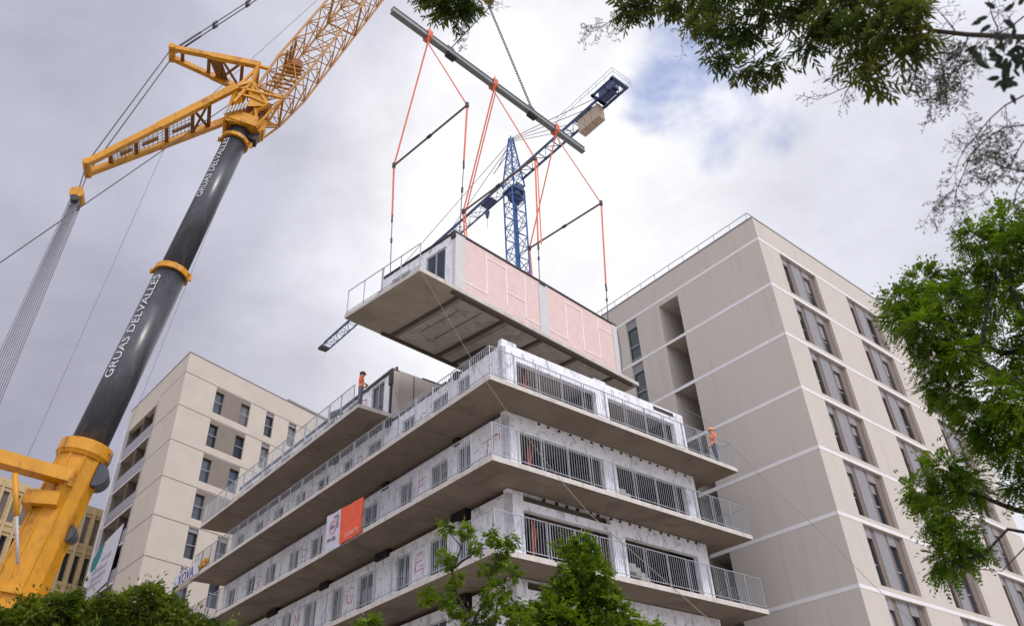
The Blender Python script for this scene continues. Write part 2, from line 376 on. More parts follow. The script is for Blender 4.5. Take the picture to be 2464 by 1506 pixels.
marks = {(18.3, 1): 'O', (12.3, 3): 'P', (15.3, 3): 'R', (15.3, 4): 'G', (9.3, 4): 'C', (9.3, 1): 'E', (9.3, 2): 'G', (9.3, 3): 'M', (12.3, 0): 'TP', (12.3, 1): 'F', (12.3, 4): 'R', (15.3, 1): 'C', (15.3, 2): 'P', (18.3, 2): 'R', (12.3, 2): 'O'}
for L in LEV[1:]:
    for i, (s0, s1) in enumerate(bays):
        if L > 18 and i < 2: continue
        z0, z1 = L+0.18, L+2.82
        holes = []
        if i == 0: holes = [(3.52, 4.33, z0, L+2.9 if L in (9.3, 6.3) else L+2.55)]
        elif i == 5: holes = [(24.7, 25.7, z0, L+2.45)]
        else:
            holes = [(s0+0.65, s0+1.8, z0, L+2.45), (s0+3.05, s0+4.05, z0, L+2.45)]
        a0 = s0+0.015 if i else s0
        wall_piece(FL, a0, s1-0.015, z0, z1, holes, 0.22)
        for h in holes:
            win(FL, h[0], h[1], h[2]+0.02, h[3] if h[3] < L+2.8 else L+2.3, bld, frame=M_lframe, depth=0.12, mull=1)
        if (L, i) in marks:
            zz = L+1.75
            handwriting(marks[(L, i)], Fr(FL.p(s0+2.45 if i else 2.4, -0.006, zz-.2), -EY, (0, 0, 1), -EX), 0.66)
    m = MB(); q = random.Random(int(L*10))
    for _ in range(46):
        x = q.uniform(1.6 if L < 18 else 9.7, 26.3); z = L+q.uniform(1.2, 2.78); wd = q.choice((.03, .05, .3)); hh = .04 if wd > .2 else q.uniform(.04, .5)
        m.box(FL, x, x+wd, -0.006, 0.0, z-hh, z)
    o_ = m.build('board_marks', mat('grey_board_marks', (0.30, 0.32, 0.37), 0.8), bld); o_['kind'] = 'stuff'
    # black sheet behind the left boards, its colour standing in for shade under soffits
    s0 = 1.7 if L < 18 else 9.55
    m = MB(); m.box(FL, s0, 26.4, 0.26, 0.34, L+0.18, L+2.98); m.build('gap_shade_sheet', M_dark, bld)
    if L > 18: continue
    # dark brackets and service openings just below the soffit
    spots = [(3.72, 4.6), (8.95, 9.9), (13.9, 14.6), (18.9, 19.9)] if L in (6.3, 9.3) else [(4.2, 4.5), (9.3, 9.7), (14.1, 14.5)]
    for x0, x1 in spots:
        m = MB(); m.box(FL, x0, x1, -0.12, 0.1, L+2.70, L+2.985); m.build('soffit_bracket', M_dark, bld)
    # right facade: piers and lintel
    op1, op2 = (2.5, 6.82), (7.52, 11.8)
    ztop = L+2.82
    lo = L+2.35
    holes = [(op1[0], op1[1], L+0.18, lo), (op2[0], op2[1], L+0.18, lo)]
    if L == 9.3: holes.insert(1, (op1[0], op1[1], L+2.66, L+2.96)); ztop = L+2.97
    if L == 6.3: holes.insert(1, (op1[0], op1[1], L+2.66, L+2.96)); ztop = L+2.97
    wall_piece(FRt, 1.8, 12.5, L+0.18, L+2.985 if L > 9.4 else ztop, holes, 0.22)
    m = MB()                              # little fixing pockets along the lintel
    for k in range(16):
        x = 3.4+k*0.56+random.uniform(-.08, .08); m.box(FRt, x, x+0.13, -0.012, 0.03, L+2.86, L+2.95)
    if 9 < L < 15: m.build('fixing_pocket', M_dark, bld)
    # corner return post, side wall and the darker module beyond it
    m = MB(); m.box(F0, 12.28, 12.5, 1.67, 2.4, L+0.18, L+2.98); m.build('wall_panel', M_board, bld)
    if L < 15:
        m = MB(); m.box(F0, 12.5, 13.75, 2.25, 2.33, L+0.18, L+2.98); m.box(F0, 13.3, 13.72, 2.20, 2.25, L+0.3, L+2.5, 1)
        m.build('recessed_end_wall', [M_brown, M_dark], bld)
    # inside of the two bays
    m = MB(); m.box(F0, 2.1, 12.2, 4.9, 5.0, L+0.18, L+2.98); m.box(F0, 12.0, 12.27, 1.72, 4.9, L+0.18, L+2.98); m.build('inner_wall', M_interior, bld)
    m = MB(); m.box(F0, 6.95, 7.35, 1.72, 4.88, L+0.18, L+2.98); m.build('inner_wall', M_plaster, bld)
    m = MB()
    for k in range(9):
        x = 2.8+k*0.47; m.box(F0, x, x+0.06, 3.4+0.1*(k % 2), 3.5+0.1*(k % 2), L+0.18, L+2.95)
    m.box(F0, 4.9, 6.9, 3.8, 3.86, L+0.18, L+2.95, 1)
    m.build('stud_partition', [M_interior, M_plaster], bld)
    m = MB(); m.tube([F0.p(3.55, 2.3, L+0.2), F0.p(3.45, 2.1, L+2.9)], 0.07, 8); m.tube([F0.p(3.35, 2.4, L+0.2), F0.p(3.75, 2.2, L+2.2)], 0.045, 8)
    m.build('steel_prop', M_ora, bld, True)
    # stair flight in the far bay
    m = MB(); x0, x1 = 7.6, 10.3
    P = F0.p
    m.box(F0, 7.5, 8.5, 1.95, 3.0, L+1.30, L+1.62)
    for k in range(9):
        xa = 8.5+k*0.24; zt = L+1.50-k*0.15; m.box(F0, xa, xa+0.25, 1.95, 3.0, zt-0.30, zt)
    m.build('stair_flight', M_edge, bld)
    m = MB(); m.box(F0, 7.5, 8.9, 4.4, 4.5, L+0.2, L+2.9); m.build('inner_wall', M_greyside if L > 15 else M_plaster, bld)
# roof over the modules that are already in place beside the gap
m = MB(); m.box(F0, 1.82, 12.48, 1.47, 9.15, 18.12, 18.22); m.build('module_roof', M_greyside, bld)
m = MB()
for s in range(14):
    x = 2.0+s*0.52; m.box(FL, x, x+0.36, -0.03, 0.2, 18.13, 18.25)
m.build('edge_clamps', M_steelb, bld)
m = MB(); m.box(FRt, 10.5, 11.85, -0.004, 0.16, 18.0, 18.2); m.build('edge_clamps', M_steelb, bld)
m = MB()
m.box(FRt, 1.8, 2.55, -0.01, 0.2, 18.285, 18.42); m.box(FRt, 6.8, 7.5, -0.01, 0.2, 18.285, 18.36)
m.build('raised_board', M_board, bld)
# the grey box module standing on the upper balcony floor
m = MB(); m.box(F0, 2.13, 12.4, 9.35, 9.5, 18.46, 20.95); m.box(F0, 2.9, 2.94, 9.335, 9.35, 18.5, 20.9, 1)
m.build('module_side_wall', [M_greyside, M_joint], bld)
m = MB(); m.box(F0, 1.78, 12.4, 9.5, 26.5, 20.96, 21.06); m.box(F0, 1.74, 1.9, 9.33, 26.5, 20.86, 20.955); m.box(F0, 3.4, 12.4, 9.32, 9.4, 20.955, 21.0)
m.build('roof_edge', M_steelb, bld)
m = MB(); m.box(F0, 1.76, 2.12, 9.3, 9.52, 18.46, 20.85); m.build('corner_post', M_edge, bld)
m = MB(); m.box(F0, 1.70, 1.76, 9.34, 9.5, 18.46, 20.95); m.box(F0, 1.66, 1.8, 9.3, 9.56, 20.1, 20.9); m.build('corner_bracket', M_steelb, bld)
# balcony railings: one part for each pair of posts
def railing(p, q, z, parent, n_post=2, name='railing', h=1.20, bars=True, upv=V((0, 0, 1)), out=V((0, 0, 0))):
    p = V(p); q = V(q); d = q-p; Ln = d.length; d = d/Ln
    m = MB(); up = upv
    b = V((0, 0, 0))
    for k in range(n_post+1):
        c = p+d*(Ln*k/n_post)
        if k == n_post: c = c-d*0.06
        m.bar(c-up*0.14+out, c+up*h+out, 0.036, 0.022, up=d)
    m.bar(p+up*h+out, q+up*h+out, 0.034, 0.02, up=up)
    m.bar(p+up*0.10+out, q+up*0.10+out, 0.03, 0.02, up=up)
    if bars:
        nb = int(Ln/0.115)
        for k in range(1, nb):
            c = p+d*(Ln*k/nb)+out; m.bar(c+up*0.10, c+up*h, 0.0105, 0.0105, up=d)
    return m.build(name, M_galv, parent)
for L in LEV[1:]:
    z = L+0.18
    b = 0.0 if L < 18 else 9.7
    while b < 26.5:
        e = min(b+2.34, 26.85); railing(F0.p(0.03, b+0.02, z), F0.p(0.03, e-0.02, z), z, bld); b = e
    if L < 18:
        for k in range(6):
            a = k*2.3; railing(F0.p(a+0.03, 0.03, z), F0.p(min(a+2.3, 13.77)-0.03, 0.03, z), z, bld)
        railing(F0.p(13.77, 0.08, z), F0.p(13.77, 2.15, z), z, bld)

# ================================================================== hanging module
HO = V((-3.3929, 23.1884, 20.12)); HX = V((0.6719, 0.7401, 0.0285)); HY = V((-0.7405, 0.6703, 0.0487)); HZ = V((0.0170, -0.0538, 0.9984))
FH = Fr(HO, HX, HY, HZ)
hm = thing('hanging_module', 'long prefabricated housing module with pink side wall hanging from orange slings', 'building module', tuple(FH.p(7, 2.4, 0)))
W_ = 4.75
m = MB(); m.box(FH, 0, 14, 0, W_, 0.0, 0.18); m.m[0] = 1; m.build('floor_slab', [M_edge, mat('module_soffit', (0.32, 0.292, 0.24), 0.92, var=0.15, scale=1.0, stain=(0.20, 0.18, 0.14), stain_amt=0.5, stain_scale=(0.7, 0.7, 0.7))], hm)
m = MB()
M_under = mat('grey_underside_panel', (0.38, 0.355, 0.325), 0.9, var=0.10, scale=1.6, stain=(0.19, 0.165, 0.14), stain_amt=0.7, stain_scale=(2, 2, 2))
for x0, x1 in ((2.5, 4.6), (5.2, 6.95), (7.4, 9.3), (9.8, 12.0)):
    m.box(FH, x0, x1, 0.35, W_-0.35, -0.05, -0.004)
m.build('underside_panel', M_under, hm)
m = MB()
for x in (2.25, 4.85, 7.15, 9.55, 12.3): m.box(FH, x-0.085, x+0.085, 0.1, W_-0.1, -0.07, -0.002)
m.box(FH, 1.8, 13.6, 0.1, 0.24, -0.10, -0.002); m.box(FH, 1.8, 13.6, W_-0.24, W_-0.1, -0.10, -0.002)
m.build('floor_beam', mat('brown_steel', (0.075, 0.055, 0.042), 0.7), hm)
m = MB(); m.box(FH, 3.7, 3.74, 0.5, 3.4, -0.062, -0.05); m.box(FH, 5.7, 5.95, 2.3, 4.4, -0.075, -0.05); m.box(FH, 2.9, 2.93, 1.0, 3.4, -0.062, -0.05)
m.build('underside_strip', M_steelb, hm)
# pink side: two boards with white joint tape, three piers
def tp(m, x0, x1, z0, z1): m.box(FH, x0, x1, 0.0, 0.02, z0, z1, 1)
TV = ((3.57, .55, 2.66), (4.77, .55, 2.6), (5.93, .45, 2.55), (8.68, .48, 2.6), (9.88, .40, 2.6), (11.08, .45, 2.6))
TH = ((2.35, 3.53, .62), (3.61, 4.73, 2.45), (4.81, 5.89, 1.27), (5.97, 6.85, .45), (7.45, 8.64, .5), (8.72, 9.84, 2.5), (9.92, 11.04, .43), (11.12, 12.2, 2.17))
for w0, w1 in ((2.35, 6.85), (7.45, 12.25)):
    m = MB(); m.box(FH, w0, w1, 0.02, 0.12, 0.18, 2.78)
    for x, z0, z1 in TV:
        if w0 < x < w1: tp(m, x-0.035, x+0.035, z0, z1)
    for x0, x1, z in TH:
        if w0-.01 <= x0 < w1: tp(m, x0, x1, z-0.03, z+0.03)
    m.build('side_wall', [M_pink, M_tape], hm)
for w0, w1 in ((1.80, 2.34), (6.86, 7.44), (12.26, 12.62)):
    m = MB(); m.box(FH, w0, w1, 0.0, 0.2, 0.18, 2.80); m.build('side_pier', mat('pale_grey_pier', (0.60, 0.60, 0.61), 0.8, var=0.06, scale=2), hm)
m = MB(); m.box(FH, 2.1, 12.6, -0.02, 0.22, 2.805, 2.88); m.box(FH, 1.74, 12.6, W_-0.2, W_, 2.805, 2.88); m.box(FH, 1.74, 2.1, -0.02, W_-0.2, 2.805, 2.88)
m.box(FH, 6.9, 7.3, -0.05, 0.2, 2.7, 2.86)
m.build('roof_edge', M_steelb, hm)
m = MB(); m.box(FH, 1.9, 12.58, 0.22, W_-0.2, 2.70, 2.80); m.build('roof', M_greyside, hm)
FHF = Fr(FH.p(1.8, 0, 0), HY, HX, HZ)
wall_piece(FHF, 0.2, W_, 0.18, 2.78, [(0.6, 1.82, 0.2, 2.42), (2.85, 4.1, 0.2, 2.42)], 0.16, m=M_board, parent=hm, name='front_wall')
win(FHF, 0.62, 1.80, 0.22, 2.40, hm, depth=0.08); win(FHF, 2.87, 4.08, 0.22, 2.40, hm, depth=0.08)
m = MB(); m.box(FH, 12.5, 12.6, 0.2, W_, 0.18, 2.78); m.box(FH, 1.96, 12.5, W_-0.12, W_, 0.18, 2.78); m.build('back_wall', M_greyside, hm)
m = MB(); m.box(FHF, -0.03, 0.22, -0.07, 0.0, 2.55, 2.9); m.box(FHF, 3.7, 4.2, -0.5, -0.3, 0.9, 1.1); m.box(FHF, 3.85, 3.95, -0.45, -0.35, 0.2, 0.9); m.build('corner_bracket', M_steelb, hm)
m = MB()
for x in (12.68, 12.75):
    m = MB(); m.tube([FH.p(x, 0.05, 2.7), FH.p(x+0.05, 0.0, 1.6), FH.p(x, 0.03, 0.3)], 0.012, 5); m.build('hanging_cable', M_rope, hm)
for k in range(2):
    railing(FH.p(0.03, 0.04+k*2.35, 0.18), FH.p(0.03, 2.37+k*2.35, 0.18), 0, hm, upv=HZ, h=1.15, bars=False)

# ================================================================== spreader beam, bars and slings
BM = V((-0.4473, 29.9602, 39.2297)); BE = V((0.7033, 0.7109, 0.002)).normalized()
BN = BE.cross(V((0, 0, 1))).normalized()
FB = Fr(BM, BE, BN)
sb = thing('spreader_beam', 'long grey steel lifting beam hung high above the pink module', 'spreader beam', tuple(BM))
m = MB()
m.box(FB, -7.3, 7.95, -0.16, 0.16, 0.14, 0.20); m.box(FB, -7.3, 7.95, -0.16, 0.16, -0.20, -0.14); m.box(FB, -7.3, 7.95, -0.12, 0.12, -0.14, 0.14)
m.build('beam', M_beam, sb)
m = MB()
for x in (-3.2, 3.25):
    m.box(FB, x-0.25, x+0.25, -0.03, 0.03, 0.2, 0.55); m.box(FB, x-0.3, x+0.3, -0.2, 0.2, -0.36, -0.2)
m.build('lifting_lug', M_steelb, sb)
hk = V((-0.45, 29.96, 47.45))
hb = thing('crane_hook_block', 'greenish yellow hook block at the top of the spreader beam legs', 'hook block', tuple(hk))
m = MB(); m.tube([hk+V((0, 0, 0.9)), hk+V((0, 0, 0.75)), hk+V((0, 0, 0.1)), hk+V((0, 0, -0.1))], [0.16, 0.34, 0.34, 0.14], 12); m.build('block_body', mat('dull_yellow_green', (0.30, 0.26, 0.04), 0.5), hb)
m = MB(); m.tube([hk+V((0, 0, -0.05)), hk+V((0, 0, -0.3)), hk+BE*0.16+V((0, 0, -0.5)), hk+BE*0.05+V((0, 0, -0.72)), hk-BE*0.16+V((0, 0, -0.6))], 0.06, 8); m.build('hook', M_steelb, hb, True)
for x in (-3.2, 3.25):
    m = MB(); p = hk+V((0, 0, -0.6)); q = FB.p(x, 0, 0.45)
    n = 22
    for s in (-0.045, 0.045): m.tube([p+BN*s, q+BN*s], 0.022, 6)
    for k in range(n*2):
        c = p.lerp(q, (k+0.5)/(n*2)); m.tube([c-BN*0.07, c+BN*0.07], 0.035, 5)
    side = 'lower' if x > 0 else 'upper'
    tag(m.build('steel_leg_rope', M_rope), 'thick steel leg from the hook block to the %s half of the grey beam' % side, 'lifting rope', 'steel legs of the spreader beam')
BARS = [((-3.54, 25.86, 30.45), 0.70, -0.06, -4.85, 2.1), ((-0.39, 29.55, 30.56), 0.70, -0.07, 0.05, 7.05), ((3.18, 33.31, 30.84), 0.68, -0.05, 5.3, 12.1)]
names = ('nearest the upper left end of the beam', 'across the blue tower crane jib, middle of the three', 'at the lower right, beside the tall beige block')
wraps = ('around the upper left part of the grey beam', 'around the middle of the grey beam', 'around the lower right part of the grey beam')
for (c, yw, tz, bx, ax), nm, wr in zip(BARS, names, wraps):
    d = V((-math.cos(yw), math.sin(yw), tz)).normalized(); c = V(c); L_ = c+d*2.55; R_ = c-d*2.55
    b = thing('spreader_bar', 'thin brown spreader bar %s' % nm, 'spreader bar', tuple(c), 'spreader bars below the big beam')
    m = MB(); m.tube([L_, R_], 0.055, 8); m.build('tube', M_brownbar, b)
    for e in (L_, R_): m = MB(); m.tube([e-V((0, 0, .14)), e+V((0, 0, .14))], 0.09, 8); m.build('end_fitting', M_steelb, b)
    m = MB(); m.tube([c-d*0.12, c+d*0.12], 0.085, 8); m.build('middle_coupler', M_steelb, b)
    top = FB.p(bx+0.0, 0, -0.1)
    m = MB()                                      # sling: a wrap round the beam, two straps to the bar ends, two drops
    wrp = [FB.p(bx, .24, -.26), FB.p(bx, .24, .26), FB.p(bx, -.24, .26), FB.p(bx, -.24, -.26), FB.p(bx, .24, -.26)]
    for o_ in (-0.10, 0.0, 0.10):
        for p, q in zip(wrp, wrp[1:]): m.bar(p+BE*o_, q+BE*o_, 0.10, 0.03)
    m.bar(FB.p(bx-.04, .2, .3), FB.p(bx, .15, .62), 0.08, 0.04)
    v0 = FB.p(bx, 0, -0.55)
    m.bar(FB.p(bx-.08, .22, -.22), v0, 0.09, 0.05); m.bar(FB.p(bx+.08, -.22, -.22), v0, 0.09, 0.05)
    two = (nm.startswith('across'),)
    m.bar(v0, L_, 0.075, 0.05)
    if two[0]:
        m.bar(v0+BE*0.16, L_+BE*0.16, 0.06, 0.05)
    m.bar(v0, R_, 0.06, 0.05)
    LB_, RB_ = FH.p(ax, W_-0.1, 2.9), FH.p(ax, 0.1, 2.9)
    for e, f in ((L_, LB_), (R_, RB_)):
        k = 0.48 if ax < 3 else 0.72
        mid = e.lerp(f, k); m.bar(e-V((0, 0, .1)), mid, 0.085, 0.045)
        if ax > 5 and ax < 8: m.bar(e+V((0.1, 0, -.1)), mid+V((0.15, 0, 0)), 0.06, 0.04)
    s_ = m.build('lifting_sling', M_sling, None)
    tag(s_, 'orange lifting sling wrapped %s' % wr, 'sling', 'orange slings hanging from the grey beam')
    for e, f in ((L_, LB_), (R_, RB_)):
        m = MB(); k = 0.48 if ax < 3 else 0.72
        mid = e.lerp(f, k); m.tube([mid, f], 0.022, 6); m.tube([mid+V((0, 0, .15)), mid-V((0, 0, .3))], 0.05, 6); m.tube([mid.lerp(f, .35), mid.lerp(f, .42)], 0.055, 6)
        m.build('steel_rope_drop', M_rope, s_)

# thin tag ropes
def rope(name, pts, r, label, m_=M_ropel, cat='rope', group=None):
    m = MB(); m.tube(pts, r, 5); return tag(m.build(name, m_), label, cat, group)
T = [FH.p(0.1, 0.05, 0.05)]+[at(u, v, d) for u, v, d in ((1128, 852, 20.5), (1170, 918, 19.4), (1216, 984, 18.6), (1347, 1153, 16.6), (1419, 1236, 15.6), (1635, 1427, 13.6), (1693, 1478, 13.2), (1800, 1560, 12.6))]
T.append(V((T[-1].x+1.2, T[-1].y-0.5, 0.02)))
rope('tag_rope', T, 0.0075, 'thin pale tag rope sagging from the module corner down past the balconies', mat('hemp_rope', (0.25, 0.21, 0.16), 0.9), group='tag ropes of the module')
T = [FH.p(13.9, 0.1, 0.05)]+[at(u, v, d) for u, v, d in ((1700, 1010, 28.0), (1825, 1139, 24.5), (2005, 1307, 21), (2085, 1391, 19.5), (2180, 1480, 18.2))]
T.append(V((T[-1].x+1.5, T[-1].y-1, 0.02)))
rope('tag_rope', T, 0.007, 'thin tag rope crossing the plain wall of the tall beige block', mat('hemp_rope', (0.25, 0.21, 0.16), 0.9), group='tag ropes of the module')

# ================================================================== tall beige block on the right
RO = V((13.157, 31.941, 0)); ryaw = R(48.9176)
RX = V((math.sin(ryaw), math.cos(ryaw), 0)); RY = V((-math.cos(ryaw), math.sin(ryaw), 0))
FRB = Fr(RO, RX, RY)
rb = thing('apartment_block', 'tall beige rendered apartment block with white floor bands and tall brown window strips', 'building', tuple(FRB.p(10, 7, 0)))
LR, LL, TOP = 20.9, 13.5, 29.6
bands = [28.2-3*k for k in range(10)]
# outer walls with real openings; right face: fr.x = along right face, fr.y into the building
FRr = Fr(FRB.p(0, 0, 0), RX, RY)
FRl = Fr(FRB.p(0, 0, 0), RY, RX)
strips = [(1.85, 5.28), (8.45, 12.0), (15.05, 18.6)]
holes = []
for zb in bands[:9]:
    for s0, s1 in strips: holes.append((s0, s1, zb-2.78, zb-0.16))
def wall_grid(fr, s0, s1, z0, z1, holes, t, name, m, parent):
    return wall_piece(fr, s0, s1, z0, z1, holes, t, name, m, parent)
wall_grid(FRr, 0, LR, 0, TOP, holes, 0.35, 'wall', M_stucco, rb)
lh = []
for i, zb in enumerate(bands[:9]):
    lh.append((8.85, 9.68, zb-2.95, zb-0.18)); lh.append((5.65, 7.05, zb-(2.95 if i else 2.98), zb-(0.42 if i == 0 else 0.0)))
wall_grid(FRl, 0.35, LL, 0, TOP, lh, 0.35, 'wall', M_stucco, rb)
m = MB(); m.box(FRB, 0.35, LR, LL-0.3, LL, 0, TOP); m.box(FRB, LR-0.3, LR, 0.35, LL-0.3, 0, TOP); m.build('wall', M_stucco, rb)
m = MB(); m.box(FRB, -0.03, LR+0.03, -0.03, LL+0.03, TOP, TOP+0.06); m.build('roof_coping', M_gpanel, rb)
for zb in bands:
    m = MB(); m.box(FRB, -0.012, LR+0.012, -0.012, 0.0, zb-0.15, zb+0.02); m.box(FRB, -0.012, 0.0, 0.0, LL+0.012, zb-0.15, zb+0.02)
    m.build('floor_band', M_band, rb)
rr = random.Random(3)
for k, zb in enumerate(bands[:9]):
    for j, (s0, s1) in enumerate(strips):
        # recessed panel: brown jambs, grey middle board and two tall windows
        z0, z1 = zb-2.78, zb-0.16
        m = MB()
        wA, wB = (s0+0.18, s0+0.78), (s0+2.22, s0+2.86)
        xs = [(s0, wA[0], 0), (wA[1], s0+1.12, 2), (s0+1.12, s0+2.0, 1), (s0+2.0, wB[0], 2), (wB[1], s1, 2)]
        for x0, x1, mi in xs: m.box(FRr, x0, x1, 0.14 if mi == 1 else 0.16, 0.30, z0, z1, mi)
        for x0, x1 in (wA, wB):
            m.box(FRr, x0, x1, 0.15, 0.30, z1-0.5, z1, 1); m.box(FRr, x0, x1, 0.15, 0.30, z0, z0+0.08, 0)
        m.build('cladding_panel', [M_brown, M_gpanel, M_brown], rb)
        for x0, x1 in (wA, wB):
            sh = rr.choice((0, 0, 0.0, 0.5, 0.9)) if k < 6 else rr.choice((0, 0, 0.6))
            w_ = win(FRr, x0, x1, z0+0.08, z1-0.5, rb, frame=M_frame, depth=0.30, mull=0, bar=0.05)
            q = MB(); q.box(FRr, x0+0.05, x1-0.05, 0.262, 0.28, z0+0.98, z0+1.03); q.build('rail', M_galv, w_)
            if sh:
                q = MB(); q.box(FRr, x0+0.05, x1-0.05, 0.265, 0.28, z1-0.5-sh, z1-0.5); q.build('roller_shutter', M_gpanel, w_)
    # left face: a narrow window column and a deep loggia column
    z0, z1 = zb-2.95, zb-0.18
    m = MB(); m.box(FRl, 8.85, 9.68, 0.08, 0.2, z1-0.55, z1); m.build('cladding_panel', M_gpanel, rb)
    win(FRl, 8.87, 9.66, z0+0.02, z1-0.55, rb, frame=M_frame, glass=M_glassg, depth=0.16, mull=0)
    m = MB(); m.box(FRl, 8.92, 9.61, 0.02, 0.05, z0+0.95, z0+0.99); m.box(FRl, 8.92, 9.61, 0.02, 0.05, z0+0.1, z0+0.14); m.build('window_guard', M_galv, rb)
    za, zt = zb-2.95, (zb-0.42 if k == 0 else zb-0.02)
    m = MB()
    m.box(FRl, 5.45, 5.65, 0.36, 2.6, za, zt); m.box(FRl, 7.05, 7.25, 0.36, 2.6, za, zt); m.box(FRl, 5.45, 7.25, 2.6, 2.7, za, zt)
    m.box(FRl, 5.45, 7.25, 0.36, 2.7, zt, zt+0.08); m.box(FRl, 5.45, 7.25, 0.36, 2.7, za-0.05, za)
    m.build('loggia', M_stucco, rb)
    m = MB(); m.box(FRl, 5.652, 5.70, 0.75, 2.3, za+0.02, za+2.2); m.box(FRl, 5.75, 6.6, 2.56, 2.598, za+0.02, za+2.2); m.build('loggia_door', M_glass, rb)
    m = MB(); m.box(FRl, 5.70, 6.0, 0.9, 1.3, zt-0.35, zt-0.25); m.box(FRl, 6.1, 6.35, 1.5, 1.9, zt-0.12, zt-0.02); m.build('wall_lamp', M_band, rb)
m = MB(); m.box(FRB, 0.4, LR-0.3, 0.4, LL-0.3, TOP-1.3, TOP-1.1); m.build('roof', M_conc, rb)
m = MB()                                 # roof handrail set back from the left parapet
a_ = 0.35
for k in range(12):
    b = 0.5+k*1.12; m.tube([FRB.p(a_, b, TOP-0.1), FRB.p(a_, b, TOP+0.8)], 0.022, 5)
for z in (0.40, 0.8): m.tube([FRB.p(a_, 0.4, TOP+z), FRB.p(a_, LL-0.6, TOP+z)], 0.024, 5)
m.tube([FRB.p(a_, 0.4, TOP+0.8), FRB.p(1.3, 0.4, TOP+0.8)], 0.024, 5); m.tube([FRB.p(1.3, 0.4, TOP+0.8), FRB.p(1.8, 0.4, TOP)], 0.024, 5)
m.build('roof_handrail', M_galv, rb)

# ================================================================== cream block on the left
LO = V((-26.67, 54.04, 0)); LX = V((0.535, 0.845, 0)); LY = V((-0.6865, 0.7272, 0))
FLB = Fr(LO, LX, LY)
lb = thing('apartment_block', 'cream panelled apartment block with dark joints and a column of balconies, behind the crane boom', 'building', tuple(FLB.p(9, 6, 0)))
LT = 37.4
FLr = Fr(LO, LX, LY); FLl = Fr(LO, LY, LX)
WR = 21.0
lb_z = [35.6-3*k for k in range(12)]
holes = []; cols = [(3.1, 3.98), (5.75, 6.7), (8.48, 9.35), (11.1, 12.0), (13.9, 14.8), (16.6, 17.5)]
for zb in lb_z[:11]:
    for x0, x1 in cols: holes.append((x0, x1, zb-2.42, zb-0.1))
wall_piece(FLr, 0, WR, 0, LT, holes, 0.4, 'wall', M_cream, lb)
wall_piece(FLl, 0.4, 12.9, 0, LT, [(5.35, 12.3, 3, 35.0)], 0.4, 'wall', M_cream, lb)
m = MB(); m.box(FLB, 0.4, WR, 12.5, 12.9, 0, LT); m.box(FLB, WR-0.4, WR, 0.4, 12.5, 0, LT); m.box(FLB, 0.4, WR-.4, 0.4, 12.5, LT-1.6, LT-1.4); m.build('wall', M_cream, lb)
m = MB(); m.box(FLB, -0.05, WR+0.05, -0.05, 12.95, LT, LT+0.05); m.build('roof_coping', M_gpanel, lb)
m = MB(); m.box(FLB, 11.7, 17, 1.6, 6, LT+0.05, LT+1.1); m.box(FLB, 11.4, 17.3, 1.3, 6.3, LT+1.1, LT+1.25); m.build('roof_house', M_greyside, lb)
m = MB()
for zb in lb_z:
    m.box(FLB, -0.006, WR, -0.006, 0.0, zb-0.05, zb); m.box(FLB, -0.006, 0, 0, 5.3, zb-0.05, zb)
m.build('panel_joint', M_joint, lb)
for k, zb in enumerate(lb_z[:11]):
    # taupe board between the first two windows, only on the upper floors
    if k < 4:
        m = MB(); m.box(FLr, 3.98, 5.75, -0.004, 0.0, zb-2.42, zb-0.1); m.box(FLr, 3.1, 6.7, 0.02, 0.3, zb-0.45, zb-0.1); m.build('cladding_panel', M_taupe, lb)
    for x0, x1 in cols:
        w_ = win(FLr, x0, x1, zb-2.42, zb-0.45 if True else 0, lb, frame=M_frame, depth=0.28, mull=0, bar=0.05)
        m = MB(); m.box(FLr, x0, x1, 0.1, 0.28, zb-0.45 if k >= 4 or x0 > 6 else zb-0.101, zb-0.1); m.build('shutter_box', M_gpanel, w_)
        m = MB(); m.box(FLr, x0+0.05, x1-0.05, 0.02, 0.05, zb-1.42, zb-1.38); m.build('guard_rail', M_galv, w_)
# balcony column on the left face
for k, zb in enumerate(lb_z[:11]):
    z = zb-3.55
    m = MB(); m.box(FLl, 5.4, 12.25, 0.0, 3.2, z, z+0.2); m.build('balcony_floor', M_conc, lb)
    m = MB(); m.box(FLl, 5.4, 12.25, -0.02, 0.02, z+0.2, z+1.15); m.build('balcony_front', mat('bluish_grey_panel', (0.27, 0.27, 0.31), 0.5, var=0.1), lb)
    m = MB(); m.box(FLl, 5.35, 12.3, -0.04, 0.04, z-0.05, z+0.06); m.build('balcony_edge', M_band, lb)
    m = MB(); m.box(FLl, 8.4, 8.6, 0.05, 3.0, z+0.2, z+3); m.build('balcony_divider', M_brown, lb)
m = MB(); m.box(FLl, 5.35, 12.3, 3.2, 3.3, 3, 35.0); m.box(FLl, 5.15, 5.35, 0.4, 3.3, 3, 35); m.build('loggia_back_wall', M_taupe, lb)
m = MB()
for k, zb in enumerate(lb_z[:11]):
    m.box(FLl, 6.0, 8.0, 3.12, 3.2, zb-3.3, zb-1.0); m.box(FLl, 9.2, 11.2, 3.12, 3.2, zb-3.3, zb-1.0)
m.build('balcony_door', M_glass, lb)
m = MB(); m.box(FLl, 12.1, 12.45, -0.25, 0.1, 0, 35.2); m.build('corner_mast', M_band, lb)
m = MB(); m.box(FLl, 5.3, 5.4, -0.08, 0.0, 3, 35.2); m.build('downpipe', M_lframe, lb)
